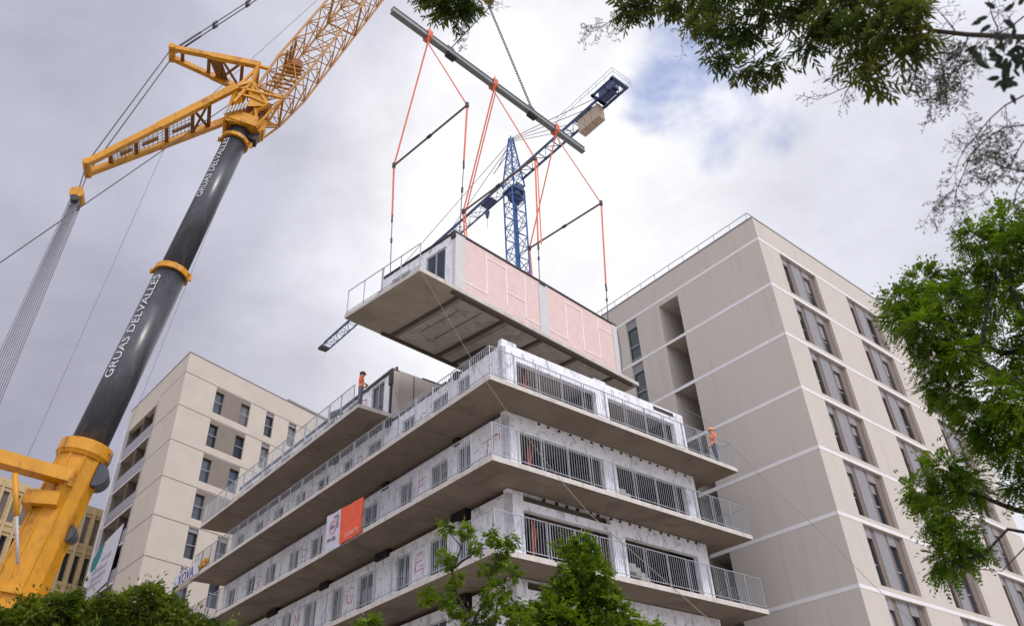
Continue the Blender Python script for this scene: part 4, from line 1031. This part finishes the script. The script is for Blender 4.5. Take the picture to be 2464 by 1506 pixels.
for k in range(7): 
    c = F0.p(-.05, 24.6+.16*k, 15.72+.12*math.sin(k*2)); m.tube([c, c+V((.05, .1, .16))], [.14, .06], 7)
tag(m.build('cloth_bundle', M_gold, None, True), 'golden cloth bundle hanging on the railing beside the blue lettered banner', 'cloth')

# ================================================================== workers
SK = 1.18
def person(loc, face, pose, label, top, legs, helm):
    # loc: feet on the floor; face: direction looked at
    f = V((face[0], face[1], 0)).normalized(); r_ = V((f.y, -f.x, 0)); root = thing('person', label, 'person', tuple(loc))
    L0 = V(loc)
    def P(x, y, z): return L0+r_*x+f*y+V((0, 0, z))
    pts = []; ed = []; rad = []
    def add(p, rr_, par=None):
        pts.append(p); rad.append((rr_[0]*SK, rr_[1]*SK))
        if par is not None: ed.append((par, len(pts)-1))
        return len(pts)-1
    pel = add(P(0, 0, .95), (.15, .12)); w1 = add(P(0, .01, 1.12), (.14, .11), pel); ch = add(P(0, .0, 1.32), (.17, .12), w1); nb = add(P(0, 0, 1.46), (.09, .08), ch)
    nk = add(P(0, .01, 1.53), (.055, .055), nb); hd = add(P(0, .03, 1.62), (.085, .095), nk); ht = add(P(0, .03, 1.71), (.075, .085), hd)
    for s in (-1, 1):
        hip = add(P(.10*s, 0, .88), (.095, .10), pel); kn = add(P(.12*s+pose['leg'][0 if s < 0 else 1][0], pose['leg'][0 if s < 0 else 1][1], .48), (.065, .07), hip)
        an = add(P(.13*s+pose['leg'][0 if s < 0 else 1][0]*1.6, pose['leg'][0 if s < 0 else 1][1]*1.2-.02, .09), (.045, .05), kn); add(P(.14*s+pose['leg'][0 if s < 0 else 1][0]*1.6, pose['leg'][0 if s < 0 else 1][1]*1.2+.15, .04), (.042, .035), an)
        sh = add(P(.20*s, 0, 1.42), (.07, .065), nb); el_, wr_, hn = pose['arm'][0 if s < 0 else 1]
        e = add(P(*el_), (.045, .045), sh); w2 = add(P(*wr_), (.032, .032), e); h_ = add(P(*hn), (.038, .028), w2)
        d = (P(*hn)-P(*wr_)).normalized(); sd = d.cross(V((0, 0, 1))).normalized() if abs(d.z) < .9 else r_
        for k, ln in enumerate((.075, .09, .085, .065)):
            b = P(*hn)+sd*(-.03+.02*k)+d*.05; i1 = add(b, (.009, .009), h_); add(b+d*ln*.8+V((0, 0, -.02)), (.007, .007), i1)
        i1 = add(P(*hn)+sd*.045+d*.0, (.010, .010), h_); add(P(*hn)+sd*.06+d*.045, (.008, .008), i1)
    me = bpy.data.meshes.new('body'); me.from_pydata([tuple(p-L0) for p in pts], ed, [])
    o = bpy.data.objects.new('body', me); COL.objects.link(o); md = o.modifiers.new('skin', 'SKIN')
    for i, rr_ in enumerate(rad): me.skin_vertices[0].data[i].radius = rr_
    me.skin_vertices[0].data[0].use_root = True
    md.use_smooth_shade = True; sbd = o.modifiers.new('sub', 'SUBSURF'); sbd.levels = 2; sbd.render_levels = 2
    dg = bpy.context.evaluated_depsgraph_get(); m2 = bpy.data.meshes.new_from_object(o.evaluated_get(dg)); bpy.data.objects.remove(o)
    m2.materials.clear()
    for x in (M_skin, top, legs, M_boot, M_vesty): m2.materials.append(x)
    hands = [P(*pose['arm'][k][2])-L0 for k in (0, 1)]
    for p in m2.polygons:
        c = p.center
        if c.z < .12: p.material_index = 3
        elif c.z < .98: p.material_index = 2 if min((c-h_).length for h_ in hands) > .13 else 0
        elif c.z < 1.50: p.material_index = 1 if min((c-h_).length for h_ in hands) > .12 else 0
        if p.material_index == 1 and (1.06 < c.z < 1.11): p.material_index = 4
    m2.name = 'body'; b_ = link('body', m2, root, L0)
    m = MB(); c = P(0, .03, 1.70); n = 12; rings = []
    for j, (rr_, zz) in enumerate(((.122, .0), (.120, .04), (.112, .08), (.082, .12), (.03, .14))):
        rings.append([c+(r_*math.cos(2*math.pi*k/n)+f*math.sin(2*math.pi*k/n)*1.15)*rr_+V((0, 0, zz)) for k in range(n)])
    for a, b in zip(rings, rings[1:]):
        for k in range(n): m.quad(a[k], a[(k+1) % n], b[(k+1) % n], b[k])
    m.poly(rings[-1]); m.quad(c+r_*.09+f*.11, c+r_*.05+f*.17-V((0, 0, .01)), c-r_*.05+f*.17-V((0, 0, .01)), c-r_*.09+f*.11)
    m.build('helmet', helm, root, True)
    m = MB()                                   # face: eyes, nose, mouth, ears
    for s in (-1, 1):
        q = P(.032*s, .118, 1.655); m.tube([q, q+f*.006], .009, 6, 1)
        q = P(.092*s, .03, 1.64); m.tube([q-V((0, 0, .03)), q+V((0, 0, .03))], .016, 6, 0)
    m.tube([P(0, .118, 1.65), P(0, .142, 1.618)], [.008, .015], 6, 0); m.bar(P(-.025, .112, 1.585), P(.025, .112, 1.585), .012, .010, 2)
    m.build('face', [M_skin, M_hair, M_ora], root)
    return root
c_ = F0.p(0.22, 9.50, 18.48)
person(c_, (0.75, 0.10), dict(leg=((-.04, .02), (.05, -.02)), arm=(((-.27, .02, 1.16), (-.18, .2, 1.12), (-.06, .24, 1.14)), ((.27, .02, 1.16), (.18, .2, 1.1), (.08, .25, 1.1)))),
       'worker in orange vest and grey trousers at the open end of the upper balcony', M_vest, M_greycloth, M_helmd)
c_ = F0.p(12.9, 0.30, 15.48)
person(c_, (-0.95, -0.25), dict(leg=((-.03, .05), (.06, -.08)), arm=(((-.26, .1, 1.18), (-.12, .25, 1.30), (-.02, .28, 1.38)), ((.27, .0, 1.16), (.24, .12, .98), (.22, .2, .95)))),
       'worker with orange helmet, orange jacket and dark blue trousers at the right railing', M_vest, M_jean, M_helm)
# a tripod-like stand on the upper balcony
m = MB(); c = F0.p(.35, 12.0, 18.48)
m.tube([c+V((.35, 0, 0)), c+V((0, 0, .75))], .03, 6); m.tube([c+V((-.3, .2, 0)), c+V((0, 0, .75))], .03, 6); m.tube([c+V((0, -.3, 0)), c+V((0, 0, .75))], .03, 6); m.bar(c+V((-.28, 0, .72)), c+V((.3, 0, .95)), .28, .16)
tag(m.build('saw_stand', M_steelb), 'small dark equipment stand on the upper balcony left of the worker', 'stand')

# ================================================================== trees
class Leaves:
    def __init__(s): s.P = []; s.D = []; s.N = []; s.L = []; s.W = []
    def add(s, P, D, N_, L, W): s.P.append(P); s.D.append(D); s.N.append(N_); s.L.append(L); s.W.append(W)
    def build(s, name, m, parent, six=False):
        P = np.concatenate(s.P); D = np.concatenate(s.D); N_ = np.concatenate(s.N); L = np.concatenate(s.L)[:, None]; W = np.concatenate(s.W)[:, None]
        D = D/np.linalg.norm(D, axis=1, keepdims=True); S = np.cross(D, N_); S /= np.linalg.norm(S, axis=1, keepdims=True)+1e-9; U = np.cross(S, D)
        pts = [P, P+D*L*.22+S*W*.40+U*W*.08, P+D*L*.62+S*W*.42+U*W*.08, P+D*L-U*L*.10, P+D*L*.62-S*W*.42+U*W*.08, P+D*L*.22-S*W*.40+U*W*.08]
        if not six: pts = [pts[0], P+D*L*.40+S*W*.5+U*W*.12, pts[3], P+D*L*.40-S*W*.5+U*W*.12]
        k = len(pts); n = len(P); c0 = P.mean(0); co = np.stack(pts, 1).reshape(-1, 3)-c0
        me = bpy.data.meshes.new(name); me.vertices.add(k*n); me.vertices.foreach_set('co', co.ravel().astype(np.float32))
        me.loops.add(k*n); me.loops.foreach_set('vertex_index', np.arange(k*n, dtype=np.int32))
        me.polygons.add(n); me.polygons.foreach_set('loop_start', np.arange(0, k*n, k, dtype=np.int32))
        me.update(calc_edges=True); me.validate(); me.materials.append(m)
        return link(name, me, parent, V(c0))
RG = np.random.default_rng(11)
def unit(n): 
    v = RG.normal(size=(n, 3)); return v/np.linalg.norm(v, axis=1, keepdims=True)
def fronds(lv, c, r, n, flen, pairs, ll, lw, down=.35, flat=1.0, inner=.75):
    """feathery leaves: n stalks in a ball, each with pairs of narrow leaflets"""
    c = np.array(c); o = unit(n); rad = r*RG.uniform(.15, 1, n)**.5*inner
    st = c+o*rad[:, None]*np.array([1, 1, flat]); d = o+unit(n)*.7+np.array([0, 0, -down]); d /= np.linalg.norm(d, axis=1, keepdims=True)
    fl = flen*RG.uniform(.6, 1.15, n); nn = unit(n)*.6+np.array([0, 0, 1.0])
    sd = np.cross(d, nn); sd /= np.linalg.norm(sd, axis=1, keepdims=True); up = np.cross(sd, d)
    for k in range(pairs):
        f = (k+.6)/pairs; p = st+d*(fl*f)[:, None]+np.array([0, 0, -1])*(fl*f*f*.35)[:, None]
        sz = math.sin(math.pi*(.18+.75*f))
        for s in (-1, 1):
            dd = sd*s+d*.55+np.array([0, 0, -.25])+RG.normal(size=(n, 3))*.12
            lv.add(p, dd, up+RG.normal(size=(n, 3))*.25, ll*sz*RG.uniform(.8, 1.2, n), lw*RG.uniform(.8, 1.2, n))
    lv.add(st+d*fl[:, None]*.97, d, up, np.full(n, ll), np.full(n, lw))
def tufts(lv, c, r, n, ll, lw, flat=1.0, shell=.5, drop=0.1):
    """single leaves spread through a ball, thicker towards its outside"""
    c = np.array(c); o = unit(n); rad = r*RG.uniform(shell**3, 1, n)**(1/3)
    p = c+o*rad[:, None]*np.array([1, 1, flat]); d = o*.8+unit(n)*.9+np.array([0, 0, -drop]); nn = o*.7+unit(n)*.8+np.array([0, 0, .5])
    lv.add(p, d, nn, ll*RG.uniform(.6, 1.25, n), lw*RG.uniform(.7, 1.2, n))
def wobble(p, q, n, amp, rg):
    p = V(p); q = V(q); out_ = [p]; Ln = (q-p).length
    for i in range(1, n):
        f = i/n; out_.append(p.lerp(q, f)+V((rg.gauss(0, 1), rg.gauss(0, 1), rg.gauss(0, 1)))*amp*Ln*math.sin(math.pi*f))
    return out_+[q]
def clump_at(u, v, rpx, d):
    c = at(u, v, d); return c, rpx*mpp(c)
def make_tree(name, label, base, limbs, trunk_top, tr, group=None):
    rg = random.Random(hash(name) % 100 if False else len(label))
    t = thing(name, label, 'tree', tuple(base), group)
    m = MB(); b = V(base); tt = V(trunk_top)
    pts = wobble(b, tt, 6, .02, rg); m.tube(pts, [tr*(1-.5*i/6) for i in range(7)], 10)
    for c, r0 in limbs:
        src = pts[-1] if V(c).z > tt.z-.5 else pts[-2]
        ps = wobble(src, c, 6, .05, rg); m.tube(ps, [max(.006, r0*(1-.85*i/6)) for i in range(7)], 6)
        for k in range(3):
            a = ps[3+k % 3]; m.tube(wobble(a, V(c)+V((rg.gauss(0, .12), rg.gauss(0, .12), rg.gauss(-.1, .08))), 3, .08, rg), [r0*.25, r0*.2, r0*.12, .004], 5)
    m.build('trunk', M_bark, t, True)
    return t

# --- bright feathery tree at the right edge
CL = [(2165,725,42,10.4),(2220,680,48,10.6),(2280,730,66,10.2),(2225,790,62,10.0),(2160,770,30,10.2),(2330,690,52,10.8),(2385,625,52,10.6),(2345,575,40,10.9),(2425,535,52,10.6),(2455,600,52,10.3),
      (2250,860,48,10.2),(2310,850,44,10.0),(2445,860,42,10.4),(2405,950,62,10.0),(2290,955,46,10.4),(2455,985,62,9.8),(2385,1050,52,10.2),(2240,930,26,10.4),(2445,1100,42,10.0),(2270,1130,46,10.0),
      (2215,1180,36,10.2),(2330,1165,44,10.1),(2255,1235,40,10.0),(2300,1290,44,9.9),(2275,1350,32,9.9),(2340,1010,46,10.2),(2455,700,34,10.4),(2355,800,36,10.6),(2400,730,34,11.0),(2330,1330,26,10.1),(2455,1175,30,10.2),(2500,800,60,10.2),(2520,1000,80,10),(2510,560,60,10.4)]
TB = V((at(2760, 1000, 10.6).x, at(2760, 1000, 10.6).y, 0)); TT = V((TB.x-.3, TB.y, 4.0))
cl = [clump_at(*c) for c in CL]
t = make_tree('feathery_tree', 'bright green feathery tree leaning in from the right edge of the picture', TB, [(c, .04) for c, r in cl[::6]], TT, .2)
m = MB(); rg = random.Random(4)
def poly_px(pts, rs, n=3):
    m = MB(); P_ = [at(*p) for p in pts]; m.tube(P_, rs, 7); m.build('limb', M_bark, t, True)
poly_px([(2560,940,10.3),(2464,930,10.2),(2410,905,10.1),(2370,880,10.1),(2330,840,10.1),(2305,805,10.1),(2285,760,10.1)], [.085,.075,.06,.05,.042,.034,.015])
poly_px([(2620,960,10.3),(2500,850,10.3),(2464,845,10.3),(2410,850,10.3),(2370,830,10.3),(2345,815,10.3)], [.06,.045,.04,.035,.025,.015])
poly_px([(2355,868,10.1),(2360,820,10.1),(2372,770,10.2),(2385,700,10.3),(2400,640,10.4)], [.03,.028,.022,.015,.008])
poly_px([(2560,900,10.3),(2464,760,10.3),(2435,700,10.3),(2420,640,10.3)], [.04,.03,.022,.01])
poly_px([(2560,1250,10.2),(2440,1225,10.2),(2350,1190,10.1),(2290,1180,10.0)], [.05,.03,.02,.01])
poly_px([(2330,840,10.1),(2270,850,10.1),(2220,800,10.1),(2170,740,10.2)], [.03,.025,.018,.006])
lv = Leaves()
for c, r in cl: fronds(lv, c, r*1.0, int(16+215*(r/.45)**1.5), .24, 9, .062, .026)
lv.build('crown', M_leafb, t)

# --- dark narrow-leaved branches overhead
OB = V((8.2, 1.0, 0)); OT = V((7.4, 2.6, 6.2))
OC = [(1060,10,40,6.2),(1105,20,38,6.2),(1135,0,30,6.2),(1025,-8,24,6.2),(1508,18,42,5.9),(1570,-5,36,5.9),(1640,8,46,5.7),(1690,45,40,5.6),(1735,80,38,5.5),(1738,130,26,5.5),(1790,62,42,5.6),(1775,170,14,5.5),(1822,172,26,5.6),(1868,150,12,5.6),(1850,20,40,5.6),
      (1902,15,44,5.5),(1960,60,40,5.4),(1945,112,24,5.4),(2000,30,44,5.3),(2040,70,40,5.3),(2085,112,36,5.2),(2062,160,26,5.2),(2108,190,22,5.2),(2100,40,44,5.2),(2156,65,40,5.1),(2203,90,30,5.1),(2200,30,40,5.1),(2180,130,20,5.1),(1720,-20,60,5.6),(1830,-30,60,5.6),(1950,-30,60,5.5),(2060,-30,60,5.4),(2160,-30,60,5.3),(1580,-60,50,5.8),(1080,-50,50,6.2)]
cl = [clump_at(*c) for c in OC]
t = thing('overhanging_tree', 'dark narrow-leaved tree whose branches hang into the top of the picture', 'tree', tuple(OB))
m = MB(); m.tube(wobble(OB, OT, 6, .02, rg), [.22, .2, .19, .17, .15, .13, .12], 12); m.build('trunk', M_bark, t, True)
m = MB()
spine = [OT, at(2620, 112, 5.0), at(2464, 90, 5.1), at(2330, 84, 5.2), at(2240, 74, 5.2), at(2150, 30, 5.3), at(2000, -20, 5.5), at(1800, -40, 5.7), at(1560, -50, 5.9), at(1300, -70, 6.1), at(1090, -30, 6.2)]
m.tube(spine, [.10, .035, .020, .018, .017, .02, .02, .018, .016, .012, .008], 7)
for c, r in cl:
    s = min(spine[3:], key=lambda p: (p-c).length); m.tube(wobble(s, c, 4, .07, rg), [.010, .008, .006, .005, .003], 5)
m.build('limb', M_twig, t, True)
lv = Leaves()
def sprays(lv, c, r, n, slen, k, ll, lw, m):
    for _ in range(n):
        o = V(unit(1)[0]); st_ = V(c)+o*r*random.uniform(.1, .8); d = (o*.5+V(unit(1)[0])*.8+V((0, 0, -.45))).normalized()
        L_ = slen*random.uniform(.6, 1.2); pts = [st_+d*(L_*f)+V((0, 0, -.25*L_*f*f)) for f in (0, .33, .66, 1)]
        m.tube(pts, .0022, 3, cap=False)
        A = []; D = []
        for i in range(k):
            f = (i+.5)/k; p = st_+d*(L_*f)+V((0, 0, -.25*L_*f*f)); s = d.cross(V((0, 0, 1))); s = s.normalized() if s.length > .1 else V((1, 0, 0))
            dd = (d*.75+s*(.8 if i % 2 else -.8)+V((0, 0, -.35))+V(unit(1)[0])*.25); A.append(p); D.append(dd)
        A.append(pts[-1]); D.append(d); n_ = len(A)
        lv.add(np.array(A), np.array(D), unit(n_)*.5+np.array([0, 0, 1]), ll*RG.uniform(.7, 1.2, n_), lw*RG.uniform(.8, 1.2, n_))
m = MB()
for c, r in cl: sprays(lv, c, r, int(6+36*(r/.2)**1.6), .17, 8, .098, .024, m)
lv.build('crown', M_leafd, t, six=True); struct(m.build('twigs', M_twig, t), 'stuff')
# sparse fine twigs hanging on the same tree
def twiglets(m, lv, st_, d, L_, r, depth, rg, lsz):
    d = V(d).normalized(); pts = [V(st_)]; n = 5
    for i in range(n):
        d = (d+V((rg.gauss(0, 1), rg.gauss(0, 1), rg.gauss(0, 1)))*.16+V((0, 0, -.05))).normalized(); pts.append(pts[-1]+d*L_/n)
    m.tube(pts, [max(.0012, r*(1-.6*i/n)) for i in range(n+1)], 4, cap=False)
    if depth == 0:
        k = rg.choice((0, 2, 3, 4)); 
        if k: lv.add(np.array([pts[-1-(i % 3)] for i in range(k)]), unit(k)+np.array(d)*.5, unit(k), lsz*RG.uniform(.6, 1.2, k), lsz*.35*RG.uniform(.8, 1.2, k))
        return
    for i in range(1, n+1):
        for _ in range(1 if rg.random() < .8 else 2):
            s = V(unit(1)[0]); dd = (d*.6+(s-d*s.dot(d)).normalized()*.8); twiglets(m, lv, pts[i], dd, L_*rg.uniform(.35, .52), r*.5, depth-1, rg, lsz)
m = MB(); lv = Leaves(); rg2 = random.Random(21)
for (u, v, d_), (u2, v2), L_, dep in (((2464, 40, 5.2), (2320, 110), .45, 3), ((2330, 84, 5.2), (2290, 210), .42, 3), ((2464, 230, 5.3), (2330, 290), .62, 3), ((2470, 300, 5.3), (2280, 300), .75, 3), ((2470, 330, 5.3), (2400, 430), .5, 3), ((2240, 74, 5.2), (2250, 190), .5, 3),
                              ((2400, 86, 5.2), (2380, 20), .4, 2), ((2300, 80, 5.2), (2260, 10), .35, 2), ((1520, 20, 5.9), (1380, 70), .55, 3), ((1640, 20, 5.7), (1600, 95), .42, 2), ((1540, 30, 5.9), (1450, 90), .4, 2), ((1110, 20, 6.2), (1130, 110), .42, 3), ((1160, -10, 6.2), (1220, 30), .3, 2), ((2100, 190, 5.2), (2000, 210), .45, 2), ((2200, 130, 5.1), (2240, 230), .5, 3),
                              ((2480, 420, 5.3), (2410, 380), .4, 2), ((2490, 400, 5.3), (2420, 470), .35, 2)):
    p = at(u, v, d_); q = at(u2, v2, d_); twiglets(m, lv, p, q-p, L_, .006, dep, rg2, .028)
tw = m.build('twigs', M_twig, t); struct(tw, 'stuff')
lv.build('small_leaves', M_leafs, t)

# --- broad dark leaves of a nearer branch in the top right corner
t = thing('broad_leaved_branch', 'near branch with broad almost black leaves in the top right corner', 'tree', tuple(V((7.2, -.5, 0))))
m = MB(); m.tube([V((7.2, -.5, 0)), V((6.6, .6, 3)), V((5.6, 1.8, 5.0)), at(2600, 150, 3.9), at(2500, 110, 3.9), at(2455, 105, 3.9)], [.09, .07, .045, .016, .009, .005], 7); m.build('trunk', M_bark, t, True)
lv = Leaves(); q = random.Random(2)
spots = []
for u, v, a in ((2352,112,200),(2357,128,185),(2363,142,170),(2373,154,160),(2382,166,155),(2362,50,205),(2378,40,200),(2396,22,150),(2415,30,40),(2404,100,100),(2420,5,120),(2450,15,60),(2385,60,215)): spots.append((u, v, a, 26))
for _ in range(46): spots.append((q.gauss(2440, 22), q.gauss(135, 36), q.uniform(0, 360), q.uniform(20, 32)))
for _ in range(16): spots.append((q.gauss(2425, 12), q.gauss(180, 22), q.uniform(200, 300), q.uniform(18, 26)))
for u, v, a, l in spots:
    p = at(u, v, 3.9+q.uniform(-.12, .12)); k = mpp(p); d = (_R*math.cos(R(a))+_U*math.sin(R(a))*1.0+_F*q.uniform(-.3, .3))
    lv.add(np.array([p]), np.array([d]), np.array([V(-_F)+V(unit(1)[0])*.35]), np.array([l*k*1.25]), np.array([l*k*.55]))
lv.build('crown', M_leafo, t, six=True)

# --- small trees in front of the building
def round_tree(name, label, base, clumps, ll, lw, dens, mt, tr, ttop, group=None, limb_px=None, fr_=False):
    t = make_tree(name, label, base, [(c, tr*.4) for c, r in clumps[::2]], ttop, tr, group)
    lv = Leaves()
    for c, r in clumps:
        if fr_: fronds(lv, c, r, int(dens*(r/.3)**1.6)+6, .16, 6, ll, lw, .1)
        else:
            tufts(lv, c, r*.9, int(dens*(r/.3)**2.2)+30, ll, lw); fronds(lv, c, r*1.0, int(10+30*(r/.3)), .22, 6, .075, .032, -.3)
    lv.build('crown', mt, t); return t
D1 = 13.5
cc_ = [(1400,1305,20),(1385,1330,30),(1418,1335,30),(1400,1365,40),(1440,1380,36),(1362,1385,30),(1400,1410,46),(1450,1425,40),(1340,1425,34),(1380,1450,50),(1440,1470,54),(1490,1465,34),(1320,1460,34),(1300,1490,34),(1350,1500,50),(1420,1530,60),(1490,1520,46),(1515,1490,22),(1280,1530,50),(1350,1560,60),(1460,1580,60),(1345,1310,12)]
rg3 = random.Random(8)
cl = [clump_at(u, v, r, D1+rg3.uniform(-.35, .35)) for u, v, r in cc_]
bx = at(1400, 1500, D1)
round_tree('young_tree', 'dense bright green young tree in front of the balconies, bottom centre', (bx.x, bx.y, 0), cl, .085, .036, 95, M_leafc, .09, (bx.x, bx.y, 4.2), fr_=True)
D2 = 12.5
cc_ = [(1072,1270,16),(1121,1276,18),(1180,1289,14),(1231,1300,16),(1143,1315,12),(1206,1326,20),(1190,1300,10),(1066,1338,13),(1084,1352,14),(1170,1368,20),(1238,1376,18),(1205,1350,14),(1036,1430,14),(1024,1438,10),(1101,1392,12),(1085,1410,10),(1194,1418,28),(1225,1446,26),(1170,1440,16),(1182,1477,26),(1240,1480,28),(1255,1500,30),(1099,1467,16),(1133,1489,14),(1075,1440,10),(1160,1520,40),(1110,1540,40),(1150,1580,50),(1270,1460,16)]
cl = [clump_at(u, v, r, D2+rg3.uniform(-.4, .4)) for u, v, r in cc_]
bx = at(1130, 1560, D2)
t = thing('young_tree', 'sparse young tree with thin dark stems and scattered leaf tufts, before the building corner', 'tree', (bx.x, bx.y, 0))
m = MB(); m.tube([V((bx.x, bx.y, 0)), V((bx.x, bx.y, 2.5)), at(1125, 1540, D2)], [.07, .06, .04], 8)
def stem(pts, r0, r1):
    P_ = [at(u, v, D2) for u, v in pts]; m.tube(P_, [r0+(r1-r0)*i/(len(P_)-1) for i in range(len(P_))], 6)
stem([(1125,1540),(1120,1500),(1119,1468),(1105,1440),(1091,1413),(1089,1370),(1100,1345),(1110,1315),(1118,1285)], .035, .008)
stem([(1091,1368),(1112,1350),(1133,1336),(1160,1312),(1180,1300),(1225,1302)], .018, .006)
stem([(1125,1540),(1145,1480),(1165,1450),(1176,1420),(1177,1380),(1200,1345),(1205,1325)], .024, .008)
stem([(1105,1440),(1075,1440),(1050,1448),(1030,1440)], .014, .005)
stem([(1140,1500),(1190,1500),(1195,1460),(1215,1400),(1236,1378)], .018, .006)
stem([(1091,1370),(1080,1345),(1068,1335)], .01, .004); stem([(1110,1315),(1085,1285),(1072,1272)], .01, .004)
m.build('trunk', M_bark, t, True)
lv = Leaves()
for c, r in cl: fronds(lv, c, r, int(12+52*(r/.2)**1.4), .11, 5, .066, .030, .1)
lv.build('crown', M_leafc, t)
# low crowns peeping over the lower edge
for (u, r, nm) in (((1565, 1512), 26, 'small green treetop just showing at the lower edge right of the dense tree'), ((885, 1512), 34, 'small green treetop just showing at the lower edge left of the sparse tree')):
    c, rr_ = clump_at(u[0], u[1], r, 13); c2, r2 = clump_at(u[0]-20, u[1]+40, r*1.5, 13)
    round_tree('young_tree', nm, (c.x, c.y, 0), [(c, rr_), (c2, r2)], .085, .035, 70, M_leafc, .07, (c.x, c.y, c.z-1), fr_=True)
# deep green crowns along the lower left edge
D3 = 12.5
for lab, cc_ in (('dark green rounded tree in the bottom left corner, in front of the yellow crane base', [(20,1475,45),(75,1455,42),(130,1440,38),(175,1445,36),(205,1470,40),(110,1490,60),(30,1530,60),(180,1530,60),(-40,1480,50),(230,1510,50)]),
                 ('dark green rounded tree beside the corner tree, in front of the cream block', [(270,1445,38),(320,1425,36),(370,1415,34),(405,1435,36),(350,1460,50),(290,1480,50),(420,1475,40),(250,1470,34),(390,1510,60),(300,1530,60)]),
                 ('low olive green treetop between the cream block and the lowest balconies', [(470,1495,30),(510,1490,26),(545,1500,24),(440,1510,40),(500,1530,50),(570,1530,40)])):
    cl = [clump_at(u+rg3.uniform(-6, 6), v+24+rg3.uniform(-10, 10), r*rg3.uniform(.8, 1.1), D3+rg3.uniform(-.4, .4)) for u, v, r in cc_]; bx = sum((c for c, r in cl), V((0, 0, 0)))/len(cl)
    round_tree('street_tree', lab, (bx.x, bx.y, 0), cl, .085, .038, 1300, M_leafh, .12, (bx.x, bx.y, 3.2), 'street trees along the lower edge')
